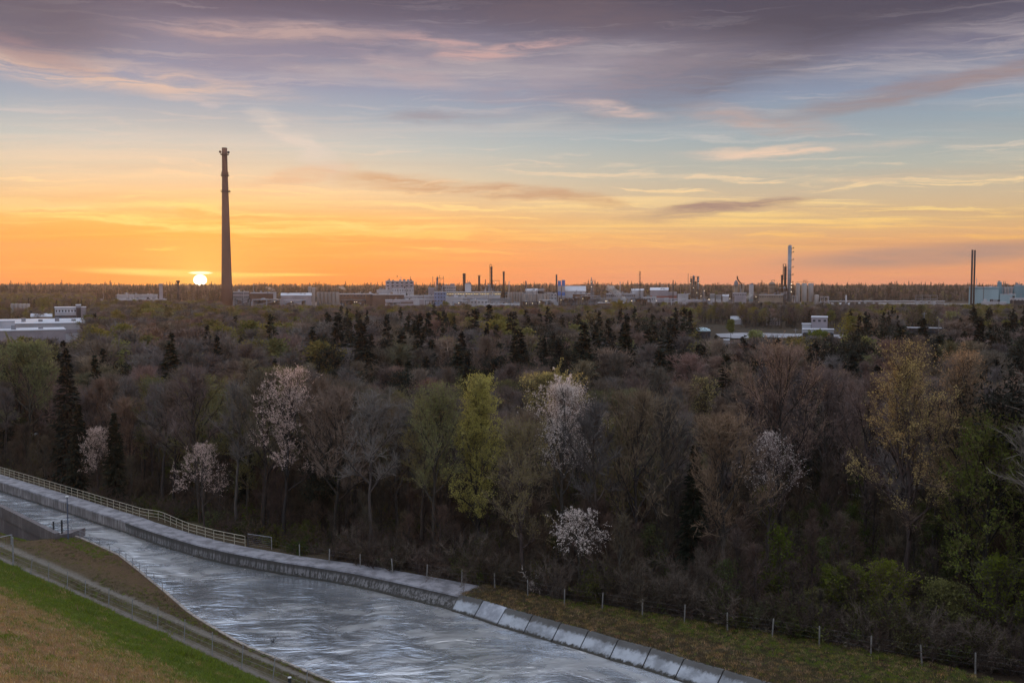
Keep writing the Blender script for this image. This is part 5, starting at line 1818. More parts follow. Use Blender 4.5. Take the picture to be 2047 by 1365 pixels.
# --- the tall chimney
D = 1000.0
ch = empty('factory_chimney', (X(453, D), D, 0), 'tallest chimney, brick-brown and tapering, standing beside the setting sun', 'chimney')
zt = Z(297, D); cx = X(453.2, D)
def rz_(y): return np.interp(y, [297, 345, 460, 566, 620], [5.1, 5.6, 8.0, 10.2, 11.6]) / F * D
mb = MB(); mb.tube([(cx, D, Z(y, D)) for y in (625, 566, 500, 460, 400, 346, 310, 297)], [rz_(y) for y in (625, 566, 500, 460, 400, 346, 310, 297)], 28)
mb.build('shaft', FM['chim'], ch, True)
mb = MB(); mb.tube([(cx, D, Z(353, D)), (cx, D, Z(344, D))], rz_(348) + .55, 28); mb.build('collar', FM['chim'], ch)
mb = MB(); mb.tube([(cx, D, zt - .01), (cx, D, zt + .5)], rz_(297) * 1.03, 28); mb.build('rim', FM['dark'], ch)
for y, w in ((310, 8.0), (352.5, 8.0), (384, 8.6)):
    z = Z(y, D); R_ = w / F * D
    mb = MB(); mb.tube([(cx, D, z), (cx, D, z + .45)], R_, 24)
    for h in (1.2, 1.9): mb.tube([(cx + R_ * math.cos(t), D + R_ * math.sin(t), z + h) for t in np.linspace(0, 6.2832, 21)], .08, 3, cap=False)
    for t in np.linspace(0, 6.2832, 13): mb.tube([(cx + R_ * math.cos(t), D + R_ * math.sin(t), z), (cx + R_ * math.cos(t), D + R_ * math.sin(t), z + 1.9)], .06, 3)
    mb.build('platform', FM['dark'], ch)
for x, y, r in ((445, 304, 1.25), (461.5, 305, 1.25), (462.5, 383, .8)):
    px_, pz = X(x, D - 4), Z(y, D - 4)
    mb = MB(); mb.tube([(px_, D - 5, pz), (px_, D - 3.4, pz)], [r, r * .7], 14); mb.tube([(px_, D - 3.4, pz), (px_, D - 2.6, pz)], r * .35, 8)
    mb.tube([(px_, D - 4, pz - 2.6), (px_, D - 4, pz)], .15, 4); mb.build('beacon_horn', FM['dark'], ch, True)
mb = MB(); mb.tube([(cx + rz_(y) + .2, D - 1, Z(y, D)) for y in (600, 460, 345, 299)], .12, 4); mb.build('lightning_cable', FM['dark'], ch)

# --- left: halls and silos nearer than the works
building('production_hall', -140, 168, 647, 480, 70, 'white', 'wide white flat-roofed hall at the left edge, rows of roof lights', slope=0, bands=((.35, .55, 'lilac'),), vents=9)
building('production_hall', -60, 120, 660, 440, 26, 'lilac', 'low pale hall in front of the wide white one at the left edge', vents=3)
building('store_block', -30, 24, 641, 455, 12, 'white', 'small bright white box standing on the left edge in front of the wide hall', bands=((.48, .52, 'grey'),))
o = building('control_building', 110, 150, 614, 560, 16, 'white', 'white four-storey block with window bands and stair tower, left of the rays of sun', bands=((.12, .20, 'roof'), (.30, .40, 'glass'), (.62, .68, 'glass')), wins=7, rows=2)
building('stair_tower', 151, 160, 609, 561, 10, 'grey', 'narrow grey stair tower attached right of the white four-storey block', bands=((.1, .9, 'dark'),))
building('stair_tower', 161, 170, 613.5, 563, 10, 'lilac', 'pale narrow tower at the right end of the white four-storey block')
silos('grain_silos', [(18, 26), (26, 34), (34, 42), (42, 50), (50, 57)], 607, 690, 'conc', 'row of five grey cylindrical silos with roof railing at the far left')
building('flat_shed', 62, 100, 632, 640, 20, 'tan', 'small tan shed right of the five far-left silos', slope=1.5)
building('long_shed', 190, 262, 603, 960, 20, 'lilac', 'thin long pale roof among trees left of the sun')
building('long_shed', 236, 312, 589, 1080, 20, 'white', 'long white shed far off left of the narrow pale tower')
building('long_shed', 240, 330, 598.5, 1000, 15, 'lilac', 'long pinkish shed in front of the farther white one, left of the sun')
building('slim_tower_block', 318, 325, 567, 1010, 7, 'lilac', 'slim square pale tower left of the setting sun')
stack('water_tower_neck', 356, 4, 567, 1100, 'dark', 'small dark water tower on the skyline just left of the sun', 'water tower', taper=1.0)
mb = MB(); mb.lathe((X(356, 1100), 1100, 0), [(.8, Z(566, 1100) - .5), (2.0, Z(563, 1100)), (2.0, Z(561, 1100)), (.3, Z(560.5, 1100))], 14)
wt = [o for o in scene.objects if o.name.startswith('water_tower_neck')][0]; wt.name = 'water_tower'
mb.build('tank', FM['dark'], wt)

# --- right of the chimney
building('office_row', 466, 497, 583, 1030, 16, 'grey', 'dark low block with a window band right at the foot of the tall chimney', bands=((.1, .2, 'lilac'),), wins=8, rows=2)
building('rust_red_shed', 500, 545, 585, 1040, 20, 'brown', 'rust brown long shed right of the tall chimney', bands=((.0, .06, 'lilac'),), vents=3)
building('white_block', 546, 552, 584, 1035, 8, 'white', 'narrow bright white block at the right end of the rust brown shed')
building('gable_shed', 562, 622, 590, 1020, 20, 'lilac', 'broad pinkish shed with shallow roof between chimney and concrete silos', slope=2.2, vents=2)
building('tall_concrete_pair', 616, 622, 573, 1060, 7, 'conc', 'pale concrete tower standing left in the pair before the silo row')
building('tall_concrete_pair', 623.5, 630, 575, 1062, 7, 'conc', 'pale concrete tower standing right in the pair before the silo row')
silos('concrete_silos', [(632 + k * 7.6, 639.4 + k * 7.6) for k in range(6)], 584, 1040, 'conc', 'row of six pale concrete silos between tall chimney and the big block', dome=False)
building('brown_hall', 679, 745, 587, 1060, 25, 'brown', 'long dark brown hall with thin pale roof edge right of the concrete silos', bands=((0, .06, 'lilac'),), wins=10, rows=1)
building('tall_block', 771, 827, 561.5, 1090, 26, 'lilac', 'tall flat-topped grey block that stands above the skyline', bands=((0, .05, 'grey'), (.42, .46, 'grey')), wins=6, rows=5, vents=2)
stack('roof_mast', 794, 1.2, 554, 1092, 'dark', 'thin dark mast on the tall flat-topped block', 'mast', base=38)
stack('roof_mast', 810, 1.2, 559, 1092, 'dark', 'short dark mast on the right part of the tall flat-topped block', 'mast', base=32)
building('white_annex', 783, 827, 576.5, 1070, 12, 'white', 'white lower annex in front of the tall flat-topped block', wins=9, rows=1)
building('white_annex', 753, 782, 579, 1074, 14, 'white', 'white stepped annex at the left of the tall flat-topped block', vents=1)
building('dark_hall', 745, 811, 588, 1045, 20, 'brown', 'dark low hall below the white annexes', bands=((0, .05, 'white'),))
building('banded_office', 808, 867, 590.5, 1030, 18, 'white', 'long white office with a row of dark windows right of the dark low hall', wins=22, rows=1)
building('low_pale_row', 770, 826, 599, 1000, 14, 'lilac', 'lowest pale row with thin bands directly above the trees, left part', bands=((.2, .3, 'brown'), (.5, .6, 'brown')))
building('white_cube_block', 827, 837, 597, 998, 10, 'white', 'white upright box, left one of two above the trees')
building('white_cube_block', 839, 847, 598, 1001, 10, 'lilac', 'pale upright box, right one of two above the trees')
building('grey_block', 856, 869, 575.5, 1080, 14, 'lilac', 'pale grey block just left of the rusty platform tower')
building('blue_block', 868, 891, 583.5, 1015, 14, 'blue', 'blue-grey block, the bluest building in the middle of the works', bands=((.45, .5, 'grey'),), wins=4, rows=3)
stack('lightning_mast', 865.3, .9, 553, 1085, 'dark', 'thin tall mast left of the rusty platform tower', 'mast')
lattice('rusty_platform_tower', 872, 887, 556, 1060, 'rust', 'rusty open platform tower with crowded decks left of the dark columns', 6, vessels=3)
for xx in (874, 879, 886.5): stack('roof_mast', xx, .8, 550 if xx == 879 else 552, 1062, 'dark', 'thin rod on the %s of the rusty platform tower' % {874: 'left', 879: 'middle', 886.5: 'right'}[xx], 'mast', base=34)
building('white_stepped_block', 881, 911, 571.5, 1075, 18, 'white', 'white block with roof machinery behind the blue-grey block', wins=8, rows=2, vents=4)
building('white_stepped_block', 900, 909, 567, 1078, 10, 'grey', 'small roof house rising from the white block behind the blue one')
stack('dark_column', 928, 5.6, 546.5, 1070, 'rust', 'thick dark column with a ladder cage, leftmost of the four dark columns', 'column', rings=(550, 556, 562, 568))
building('white_cube_block', 929.5, 942, 567.5, 1055, 12, 'white', 'white cube with roof rail at the foot of the leftmost dark column', vents=2)
stack('dark_column', 957.8, 4.2, 551, 1072, 'rust', 'shorter dark column, second of the four from the left', 'column', rings=(552.5,))
stack('slim_stack', 970.5, 1.7, 559, 1074, 'dark', 'slim short stack between the second and third dark columns', 'chimney')
o = stack('dark_column', 982.5, 4.0, 533, 1070, 'rust', 'tallest of the four dark columns with a pipe loop on top', 'column', rings=(537, 545, 553, 561, 569))
mb = MB(); x_, z_ = X(981.3, 1070), Z(533, 1070)
mb.tube([(x_ - 1.1, 1069, z_ - 18), (x_ - 1.1, 1069, z_ + 1), (x_ - .7, 1069, z_ + 2.2), (x_ + .3, 1069, z_ + 2.4), (x_ + 1.0, 1069, z_ + 1.2), (x_ + 1.1, 1069, z_ - 1)], .3, 6); mb.build('pipe_loop', FM['dark'], o)
lattice('pipework_frame', 985, 998, 561, 1066, 'rust', 'tangled rusty pipework block right of the tallest dark column', 5, vessels=4, lights=1, seed=3)
stack('dark_column', 1007, 3.8, 543, 1071, 'rust', 'rightmost of the four dark columns with a wider ringed head', 'column', rings=(545, 549))
lattice('pipework_frame', 962, 979, 572, 1062, 'grey', 'grey low pipework block between second and tallest dark columns', 4, vessels=4, lights=1, seed=5)
stack('slim_stack', 1017.6, 1.6, 562, 1060, 'conc', 'slim pale pole stack right of the rightmost dark column', 'chimney')
stack('slim_stack', 1051, 2.2, 561.5, 1075, 'dark', 'short dark stack above the pale silo rows', 'chimney')
building('long_lit_hall', 893, 1001, 583.5, 1040, 18, 'tan', 'long brownish hall with a glowing row of windows', bands=((.28, .42, 'brown'),), wins=34, rows=1, winmat='lit')
building('long_low_roof', 905, 1000, 591, 1028, 12, 'white', 'long flat pale roof in front of the hall with glowing windows', bands=((.15, .3, 'brown'),), vents=6)
building('white_shed', 891, 933, 594, 1012, 14, 'white', 'white shed right beside the blue-grey block')
pipes('pipe_bridge', 925, 1020, 597, 1000, 'long silver pipe bridge above the tree line in the middle of the works', 4, r=.45)
pipes('pipe_bridge', 1010, 1110, 585, 1070, 'silver pipe bridge behind the pale silo rows', 3, r=.4)
building('white_shed', 940, 975, 600, 990, 14, 'white', 'small white shed under the silver pipe bridge', wins=5, rows=1)
building('white_shed', 969, 1022, 607.5, 960, 14, 'white', 'bright white low shed, nearest to the trees in the middle', wins=9, rows=1, vents=2)
building('white_shed', 1022, 1039, 607, 962, 10, 'roof', 'little pale shed beside the nearest bright white one', wins=2, rows=1)
silos('pale_silos', [(1014 + k * 5.6, 1019.4 + k * 5.6) for k in range(6)], 584.5, 1035, 'conc', 'back row of slim pale concrete silos right of the rightmost dark column', dome=False)
silos('pale_silos', [(1047 + k * 6.5, 1053.2 + k * 6.5) for k in range(8)], 587.5, 1020, 'conc', 'front row of eight pale grey silos left of the black stack', dome=False)
building('white_roof_house', 1051, 1075, 580.5, 1050, 14, 'white', 'white house with shallow hip roof above the front silo row', slope=1.8)
building('white_roof_house', 1074, 1088, 578, 1052, 10, 'white', 'white box with one dark opening above the right end of the silo row', bands=((.08, .3, 'dark'),))
stack('black_stack', 1112.4, 3.2, 549, 1080, 'dark', 'black stack beside the blue-banded twin towers', 'chimney')
building('blue_banded_tower', 1115, 1121.5, 561, 1070, 7, 'white', 'white tower with blue bands, left one of the twins', bands=((.02, .18, 'bluew'), (.36, .5, 'bluew')))
building('blue_banded_tower', 1123, 1129.5, 559.5, 1071, 7, 'white', 'white tower with blue bands, right one of the twins', bands=((.02, .20, 'bluew'), (.40, .52, 'bluew')))
building('grey_low_works', 1095, 1113, 586, 1060, 14, 'white', 'white low works at the foot of the black stack', wins=3, rows=2)
building('gabled_works', 1130, 1171, 581, 1075, 20, 'white', 'white works with a peaked roof right of the blue-banded twins', slope=5, vents=1)
lattice('conveyor_tower', 1180.5, 1187.5, 560, 1050, 'grey', 'grey tower with a lit side and rough top left of the steam', 6, vessels=2, lights=2, seed=8)
building('tower_core', 1181, 1185, 562, 1053, 4, 'grey', 'closed grey core of the tower left of the steam')
building('red_low_hall', 1145, 1180, 587, 1030, 18, 'brown', 'rust red low hall below the white peaked works', bands=((.3, .5, 'white'),), vents=3)
lattice('pipework_frame', 1118, 1160, 595, 1000, 'dark', 'low dark pipework with many lamps below the blue-banded twins', 2, vessels=8, lights=4, seed=12)
lattice('pipework_frame', 1162, 1200, 592, 1010, 'grey', 'low grey pipework with lamps below the tower left of the steam', 2, vessels=6, lights=3, seed=13)
stack('slim_stack', 1239.6, 1.6, 563, 1065, 'conc', 'slim pale stack right behind the white steam', 'chimney')
building('grey_long_works', 1212, 1270, 587, 1045, 18, 'grey', 'long grey works with pipes behind the white steam', wins=14, rows=1, vents=6)
building('brown_hall', 1195, 1260, 605, 980, 18, 'brown', 'dark red-brown long roof just above the trees below the steam')
pipes('pipe_bridge', 1180, 1262, 596.5, 1008, 'grey pipe bridge running below the white steam', 3, r=.4)
lattice('radio_mast', 1277.6, 1280.4, 543, 1050, 'dark', 'slim lattice mast, tall and lone in the middle distance right of the steam', 12, 'mast', dep=1.6)
building('round_roof_house', 1263, 1287, 580, 1058, 14, 'white', 'white house with a domed roof behind the slim lattice mast', bands=((.4, .58, 'glass'),), slope=1.5)
building('red_banded_hall', 1300, 1336, 579.5, 1080, 20, 'lilac', 'grey hall with a dull red band and arched roof right of the mast', bands=((.3, .4, 'red'),), slope=2.5)
building('red_banded_hall', 1336, 1353, 584, 1082, 18, 'lilac', 'lower part of the red-banded grey hall, right of the arched roof', bands=((.2, .35, 'red'),))
stack('slim_stack', 1345.6, 1.9, 560, 1070, 'dark', 'slim dark stack rising from the red-banded hall', 'chimney')
stack('lightning_mast', 1375.5, .9, 547, 1062, 'dark', 'very thin mast left of the lamp-lit process tower', 'mast')
building('white_cross_hall', 1286, 1312, 594, 1030, 14, 'white', 'white hall below the white house with domed roof', wins=5, rows=1)
building('white_cross_hall', 1355, 1376, 588, 1050, 14, 'white', 'bright white hall left of the lamp-lit process tower')
lattice('white_frame_bridge', 1311, 1373, 597, 1000, 'white', 'long white framed deck with lamps below it right of the mast', 2, dep=8, lights=5, seed=20, cat='deck')
lattice('lit_process_tower', 1380, 1397, 553, 1060, 'tan', 'tall lamp-lit process tower with silver vessels', 7, vessels=4, lights=7, seed=21)
lattice('lit_process_tower', 1391, 1409, 578, 1055, 'tan', 'lower lamp-lit yellowish platform block right of the tall process tower', 4, vessels=3, lights=7, seed=22)
building('low_pale_row', 1376, 1420, 600, 1020, 14, 'lilac', 'low pale building under the lamp-lit process tower', vents=2)
building('silver_box', 1420, 1429, 588, 1010, 9, 'steel', 'left one of the two silver tank boxes', bands=((.25, .5, 'white'),))
building('silver_box', 1431, 1442, 590, 1011, 9, 'steel', 'right one of the two silver tank boxes', bands=((.25, .45, 'white'),))
building('small_white_works', 1445, 1457, 591, 1030, 9, 'white', 'small white works between silver boxes and the conveyor silo', slope=1.2)
# conveyor silo
o = silos('conveyor_silo', [(1468, 1477), (1478, 1489)], 568, 1040, 'tan', 'stubby tan silo pair with an S-shaped conveyor pipe on top')
mb = MB()
mb.tube([(X(a, 1038), 1038, Z(b_, 1038)) for a, b_ in ((1474, 552), (1474, 557), (1477, 562), (1481, 566), (1483, 571), (1483, 577))], [.7, .8, .7, .6, .6, .6], 7); mb.build('conveyor_pipe', FM['rust'], o)
mb = MB(); mb.lathe((X(1472.5, 1038), 1040, 0), [(2.2, Z(570, 1038)), (2.0, Z(564, 1038)), (.6, Z(560, 1038))], 12); mb.build('hopper', FM['grey'], o)
building('works_base', 1465, 1492, 585, 1030, 8, 'lilac', 'pale base works below the conveyor silo pair', wins=6, rows=1)
o = building('upright_block', 1497.5, 1506.5, 569.5, 1045, 8, 'white', 'upright pale box tower right of the conveyor silo pair', bands=((.55, .62, 'teal2'),), vents=2)
lattice('pipework_frame', 1507, 1530, 590, 1030, 'tan', 'low tan pipework block right of the upright pale box', 3, vessels=5, lights=2, seed=31)
o = empty('domed_vessel', (X(1546, 1045), 1045, 0), 'big brown domed vessel with railed top left of the tall silver column', 'vessel')
mb = MB(); c_ = (X(1545.5, 1045), 1049, 0); r_ = 7.0 / F * 1045
mb.lathe(c_, [(r_, -.3), (r_, Z(571, 1045)), (r_ * .92, Z(567.5, 1045)), (r_ * .6, Z(564.5, 1045)), (.01, Z(563, 1045))], 20); mb.build('shell', FM['tan'], o, True)
for y in (569, 577, 585):
    mb = MB(); mb.tube([(c_[0], 1049, Z(y, 1045)), (c_[0], 1049, Z(y, 1045) + .35)], r_ + .9, 20); mb.build('platform', FM['rust'], o)
mb = MB(); mb.tube([(c_[0] - 1.6, 1046, Z(563, 1045)), (c_[0] - 1.6, 1046, Z(560.5, 1045)), (c_[0] + 1.8, 1046, Z(560.5, 1045)), (c_[0] + 1.8, 1046, Z(563, 1045))], .3, 5); mb.build('pipe_loop', FM['dark'], o)
building('ochre_works', 1519, 1565, 589, 1025, 16, 'tan', 'ochre works building at the foot of the domed vessel', wins=10, rows=1, vents=2)
lattice('pipework_frame', 1554, 1574, 577, 1040, 'rust', 'rusty pipework at the foot of the brown column pair', 4, vessels=5, lights=1, seed=33)
stack('brown_column', 1563.2, 4.3, 549.5, 1048, 'rust', 'shorter brown column left of the tall silver one', 'column', rings=(553,))
o = stack('brown_column', 1569.5, 5.0, 533, 1050, 'rust', 'taller brown column with a square pipe loop beside the silver one', 'column', rings=(535, 541, 549, 558))
mb = MB(); mb.tube([(X(a, 1047), 1046.5, Z(b_, 1047)) for a, b_ in ((1565, 560), (1565, 538), (1564.8, 528), (1570, 528), (1570, 534))], .45, 6); mb.build('pipe_loop', FM['rust'], o)
o = stack('silver_column', 1578, 7.0, 491, 1045, 'steel', 'tallest silver distillation column with small platforms up its right side', 'column', n=20)
r_ = 3.5 / F * 1045
for y in (497, 505, 520, 535, 550, 565, 578):
    z = Z(y, 1045); mb = MB(); mb.box(X(1578, 1045) + r_ * .6, X(1578, 1045) + r_ + 1.6, 1042.5, 1046, z, z + .35)
    mb.box(X(1578, 1045) + r_ + 1.5, X(1578, 1045) + r_ + 1.6, 1042.5, 1046, z + .35, z + 1.5); mb.build('side_platform', FM['dark'], o)
mb = MB(); mb.tube([(X(1574.6, 1045) - .5, 1043.5, Z(610, 1045)), (X(1574.6, 1045) - .5, 1043.5, Z(493, 1045)), (X(1576, 1045), 1043.5, Z(489.5, 1045)), (X(1579, 1045), 1044, Z(489.5, 1045)), (X(1580, 1045), 1044.5, Z(492, 1045))], .28, 6); mb.build('riser_pipe', FM['white'], o)
for y in (568, 575, 584):
    mb = MB(); mb.box(X(1580, 1045), X(1581.5, 1045), 1042.2, 1042.6, Z(y, 1045), Z(y - 1.5, 1045)); mb.build('lamp', lit, o)
o = silos('tall_silos', [(1592, 1601), (1604, 1615), (1617, 1628)], 566, 1040, 'conc', 'three tall pale cylindrical silos with frames on top, right of the silver column')
lattice('silo_head_frame', 1606, 1613, 560.5, 1041, 'dark', 'small dark frame on top of the middle tall silo', 1, 'frame', dep=3, base=Z(566, 1041))
silos('short_silo', [(1629.5, 1639)], 589, 1035, 'conc', 'single shorter pale silo right of the three tall ones', cat='silo')
lattice('pipework_frame', 1641, 1657, 594, 1030, 'white', 'white curly pipework right of the short silo', 3, vessels=5, seed=41)
pipes('pipe_bridge', 1655, 1890, 602, 1030, 'very long pale pipe bridge running across the right part of the plain', 2, mt='white', gap=2.4, r=.5, every=24)
o = stack('slim_spire', 1692, 2.4, 590, 1010, 'white', 'slim white spire above a white tent roof', 'spire', taper=2.2)
building('tent_roof', 1680, 1714, 611, 1000, 14, 'white', 'low white tent roof at the foot of the slim spire', slope=2.5)
building('low_pale_row', 1655, 1680, 610, 1005, 10, 'lilac', 'low pale sheds left of the white tent roof', vents=2)
building('far_low_sheds', 1715, 1830, 612, 1000, 14, 'grey', 'long row of grey-lilac low sheds right of the white tent roof', vents=8)
# three white silos in a frame
o = silos('white_framed_silos', [(1832, 1841), (1847, 1857), (1863, 1873)], 601, 880, 'white', 'three bright white silos under one tall frame', dome=True, extra_top=0)
D_ = 879
mb = MB()
for a in (1831, 1844, 1860, 1874):
    mb.box(X(a, D_) - .2, X(a, D_) + .2, D_ - .6, D_ - .2, 0, Z(591, D_))
mb.box(X(1831, D_), X(1874, D_), D_ - .6, D_ - .2, Z(591, D_), Z(591, D_) + .45); mb.box(X(1831, D_), X(1874, D_), D_ - .6, D_ + 3, Z(598, D_), Z(598, D_) + .3)
mb.build('frame', FM['grey'], o)
# teal power station
building('teal_hall', 1940, 1994, 574, 1010, 40, 'teal2', 'wide pale teal hall at the foot of the twin stacks', bands=((0, .09, 'teal'), (.78, .97, 'teal')))
building('teal_block', 1994, 2002, 563.5, 1008, 20, 'teal', 'dark teal upright tower block right of the wide teal hall', vents=1)
building('teal_block', 2002, 2030, 574, 1020, 30, 'teal', 'dark teal middle block of the power works behind grey cylinders')
building('teal_block', 2030, 2075, 570, 1009, 30, 'teal', 'dark teal block cut by the right edge of the picture', vents=3)
silos('grey_tanks', [(2008, 2013), (2014, 2019), (2021, 2026)], 575, 1012, 'conc', 'three brownish cylinders set between the teal blocks', dome=False, extra_top=0)
building('teal_annex', 2001, 2030, 588, 1002, 9, 'teal2', 'paler teal front building below the brownish cylinders')
building('white_gate_works', 2022, 2060, 596, 960, 10, 'white', 'white pipework house before the teal blocks at the right edge', bands=((.15, .5, 'dark'),), wins=6, rows=1)
building('white_low_strip', 1965, 2010, 603, 985, 8, 'white', 'low white strip building in front of the wide teal hall')
stack('twin_stack', 1942.2, 3.7, 499.5, 1008, 'dark', 'left stack of the tall twin stacks at the right', 'chimney')
stack('twin_stack', 1947.3, 3.4, 500, 1009, 'dark', 'right stack of the tall twin stacks at the right', 'chimney')
# yard in the clearing right
building('grey_yard_house', 1624, 1655, 633.5, 560, 18, 'lilac', 'grey flat-roofed house in the clearing right of centre', wins=3, rows=1)
building('carport', 1607, 1667, 658, 470, 9, 'white', 'white flat roof with open dark bays in the right clearing', bands=((.25, .8, 'dark'),), wins=5, rows=1)
building('small_yard_house', 1605, 1622, 647, 520, 8, 'roof', 'small pale shed behind the carport')
building('yard_hut', 1447, 1459, 679, 400, 5, 'white', 'tiny white hut at the lower left of the clearing')
building('tree_hidden_house', 1312, 1338, 633, 720, 12, 'white', 'pale house seen through bare trunks, left one')
building('tree_hidden_house', 1462, 1484, 638, 700, 12, 'white', 'white gabled house seen through bare trunks, middle one', slope=2)
building('tree_hidden_house', 1530, 1560, 637, 690, 14, 'lilac', 'lilac house seen through bare trunks, right one', wins=6, rows=2)
building('platform_roof', 1817, 1891, 655, 500, 6, 'dark', 'long thin white platform roof on posts at the right', base=1.5, roof='white', wins=12, rows=1)
# pale blue dome roof
o = empty('dome_hall', (X(1408, 500), 500, 0), 'pale blue ribbed dome roof at the edge of the clearing', 'dome')
mb = MB(); r_ = (X(1425, 500) - X(1391, 500)) / 2; zc = Z(655, 500); vs_, n_ = [], 24
prof = [(r_ * 1.02, zc - 1.9)] + [(r_ * math.cos(t), zc - 1.8 + 1.8 * math.sin(t)) for t in np.linspace(.1, 1.5, 7)]
mw_ = MB(); mw_.lathe((X(1408, 500), 500 + r_, 0), [(r_ * .98, -.2), (r_ * .98, zc - 1.92)], 24); mw_.build('wall', FM['dark'], o)
mb.lathe((X(1408, 500), 500 + r_, 0), prof, n_); mb.build('roof', mat('pale_blue_membrane', (.42, .55, .60), .6, .3, .6), o, True)
# poles and wires
for k, (x, y, D_) in enumerate(((1849, 624, 470), (1879, 636, 455), (1592, 657, 560), (1695, 655, 430))):
    lab = ['tall thin pole left of the pair before the platform roof', 'thin pole right of the pair before the platform roof', 'thin pole at the right end of the road in the clearing', 'thin grey pole among the trees right of the carport'][k]
    o = stack('utility_pole', x, .9, y, D_, 'grey', lab, 'pole')
    zz0 = Z(y, D_)
    mb = MB(); mb.box(X(x, D_) - 1.1, X(x, D_) + 1.1, D_ - .12, D_ + .12, zz0 - .8, zz0 - .6); mb.build('crossarm', FM['grey'], o)
wo_ = empty('overhead_wires', (0, 300, 0), 'thin overhead wires strung across the wood', 'wires')
for y0, y1, D_ in ((688, 697, 215), (692, 701, 216), (560, 571, 600), (680, 690, 230)):
    a, b_ = PD(560 if D_ < 300 else -100, y0, D_), PD(1330 if D_ < 300 else 130, y1, D_ * .98)
    mb = MB(); mb.tube([a * (1 - t) + b_ * t - np.array([0, 0, 5 * t * (1 - t)]) for t in np.linspace(0, 1, 24)], .022, 3); mb.build('wire', FM['grey'], wo_)
for k, (a0, a1, tp, D_, mt, lit_, lab) in enumerate((
    (470, 500, 596, 985, 'dark', 1, 'dark low pipework in front of the foot of the tall chimney'), (505, 560, 599, 975, 'grey', 2, 'grey low pipework in front of the rust brown shed'),
    (568, 610, 600, 980, 'grey', 2, 'grey low pipework in front of the pinkish shed'), (682, 730, 600, 985, 'dark', 2, 'dark low pipework in front of the long brown hall'),
    (772, 800, 604, 965, 'grey', 1, 'grey low pipework below the lowest pale row'), (850, 868, 601, 975, 'dark', 1, 'dark low pipework just left of the blue-grey block'),
    (905, 935, 602, 972, 'grey', 2, 'grey low pipework right below the blue-grey block'), (1042, 1075, 603, 968, 'dark', 2, 'dark low pipework below the left half of the front silo row'),
    (1078, 1108, 600, 975, 'white', 2, 'white low pipework below the right half of the front silo row'), (1202, 1222, 598, 985, 'tan', 2, 'tan low pipework left below the white steam'),
    (1262, 1300, 597, 982, 'dark', 4, 'dark low pipework with lamps below the slim lattice mast'), (1404, 1420, 594, 990, 'tan', 3, 'tan pipework between lit process towers and silver boxes'),
    (1458, 1468, 592, 1000, 'rust', 1, 'rusty pipework left of the conveyor silo pair'), (1584, 1594, 592, 1010, 'white', 2, 'white pipework between silver column and tall silos'),
    (1715, 1760, 606, 985, 'white', 2, 'white low pipework under the very long pipe bridge'))):
    lattice('pipework_frame', a0, a1, tp, D_, mt, lab, 2, vessels=max(3, int((a1 - a0) / 6)), lights=lit_, seed=60 + k)
# yard road
def flat(name, pxs, z, mt):
    pts_ = [P(x, y, z) for x, y in pxs]
    me = bpy.data.meshes.new(name); me.from_pydata([tuple(p) for p in pts_], [], [tuple(range(len(pts_)))]); me.materials.append(mt)
    if me.polygons[0].normal.z < 0: me.flip_normals()
    o = bpy.data.objects.new(name, me); COL.objects.link(o); o['kind'] = 'structure'
flat('yard_road', [(1430, 667), (1480, 665), (1600, 667), (1700, 669), (1700, 676), (1600, 677), (1540, 674), (1470, 676), (1440, 674)], .45, mat('pale_yard_surface', (.30, .30, .33), .85, .3, .1))
flat('yard_path', [(1435, 682), (1500, 686), (1580, 688), (1580, 691), (1500, 689), (1435, 685)], .45, mat('pale_yard_surface', (.4, .4, .44)))
flat('works_yard', [(440, 603.5), (2200, 603.5), (2200, 628), (440, 628)], .5, mat('works_ground', (.16, .14, .13), .9, .3, .05))

# steam plumes
def steam(name, pts_, dens, col, label):
    m = bpy.data.materials.new(name); m.use_nodes = True; nt = m.node_tree; nt.nodes.clear(); gg = G(nt)
    ps = gg.n('ShaderNodeVolumePrincipled'); ps.inputs['Color'].default_value = (*col, 1)
    co = gg.n('ShaderNodeTexCoord').outputs['Object']
    gg.put(ps.inputs['Density'], gg.m('MULTIPLY', gg.ss(gg.noise(co, .22, 4, .6), .38, .65), dens))
    ou = gg.n('ShaderNodeOutputMaterial'); nt.links.new(ps.outputs[0], ou.inputs['Volume'])
    mb = MB(); mb.tube([p for p, r in pts_], [r for p, r in pts_], 10)
    o = mb.build(name, m); tag(o, label, 'steam', kind='stuff')
    return o
def sp(l, D): return [(PD(x, y, D), r) for x, y, r in l]
steam('steam', sp([(1252, 602, 1.5), (1245, 597, 3.2), (1238, 592, 3.0), (1233, 585, 3.2), (1224, 578, 4), (1212, 574, 3)], 992), .35, (.95, .93, .95), 'white steam drifting up left from the pipes in the middle of the works')
steam('steam', sp([(692, 580, .5), (688, 577, 1.6), (683, 575, 1.8), (677, 574, 1)], 1036), .4, (.95, .9, .88), 'small white steam puff above the brown hall')
steam('steam', sp([(552, 582, .5), (545, 579, 1.6), (538, 576, 1.8), (531, 575, 1)], 1028), .4, (.95, .88, .85), 'small steam puff above the rust brown shed right of the chimney')
steam('steam', sp([(1492, 601, .8), (1495, 595, 2.4), (1500, 589, 2.4), (1498, 585, 1)], 1018), .3, (.95, .9, .85), 'faint steam puff near the upright pale box')

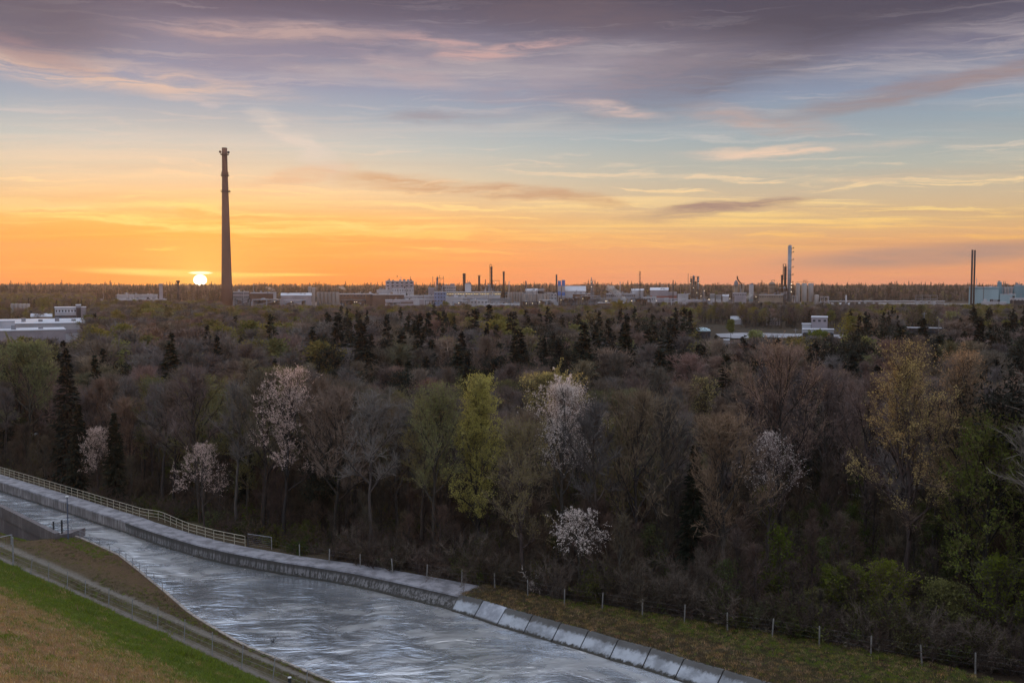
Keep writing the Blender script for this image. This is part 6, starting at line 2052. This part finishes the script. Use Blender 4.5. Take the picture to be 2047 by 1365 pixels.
# trees of the yard front (bare trees with visible stems before the works)
yd = []
for i in range(260):
    px = rr.uniform(1250, 1760); D_ = rr.uniform(655, 880)
    if clear(px, D_): continue
    x = X(px, D_); h = min(rr.uniform(11, 16), CAM_H - (604 - 566) * D_ / F)
    k = rr.choice(['brown', 'grey', 'brown', 'olive', 'spruce'])
    yd.append((x, D_, ground_z(x, D_) - .1, h / 16, h / 16, rr.uniform(0, 6.28), rr.choice(FK[k])))
scatter('yard_trees', yd, tcoll, len(FT), 'thin belt of bare stemmed trees before the right part of the works', 'trees')
# a few bright green trees in the distance
for (x, D_, top, w, c, lab) in ((712, 760, 610, 1.0, 'olive', 'green crown before the works below the brown hall'), (890, 800, 606, 1.2, 'olive', 'wide green crown directly below the blue-grey block'), (862, 620, 611, .8, 'lime', 'light green crown left below the blue-grey block'),
                                (960, 700, 614, 1.1, 'lime', 'yellowish green crown below the bright white low shed'), (1240, 560, 605, 1.3, 'olive', 'bright olive crown below the white steam'), (1462, 520, 640, .7, 'green', 'green tree beside the pale blue dome'),
                                (1662, 640, 622, .8, 'green', 'bright green slim tree right of the grey yard house'), (1640, 330, 664, 1.0, 'green', 'green bushy tree in front of the carport'), (1147, 640, 636, .8, 'lime', 'small pale crown below the blue-banded twins'),
                                (1510, 330, 664, .8, 'lime', 'small yellow-green tree in the middle of the clearing'), (1605, 260, 688, .9, 'lime', 'pale green low crown below the carport'), (1760, 300, 672, .8, 'lime', 'small light green crown left of the golden tree'), (1835, 880, 612, 1.5, 'green', 'green low crowns at the foot of the three white silos'),
                                (1025, 610, 628, .8, 'lime', 'pale yellow crown in the middle below the silo rows'), (645, 700, 612, 1.2, 'olive', 'green crown below the concrete silos')):
    hero('round', x, D_, top, lab, leafm=c, width=w * .9, leaves=3500, lsize=.42, twigs=900, tl=1.3)

# ------------------------------------------------------------------ air over the plain
hz = bpy.data.materials.new('thin_evening_haze'); hz.use_nodes = True
nt = hz.node_tree; nt.nodes.clear(); gg = G(nt)
pv = gg.n('ShaderNodeVolumePrincipled')
pv.inputs['Color'].default_value = (1.0, 0.86, 0.78, 1)
pv.inputs['Density'].default_value = 0.00005
pv.inputs["Anisotropy"].default_value = 0.5
ou = gg.n('ShaderNodeOutputMaterial'); nt.links.new(pv.outputs[0], ou.inputs['Volume'])
mb = MB(); mb.box(-4300, 4300, -4300, 4300, -10, 175)
tag(mb.build('haze', hz), 'thin evening haze lying over the whole plain', 'haze', kind='stuff')
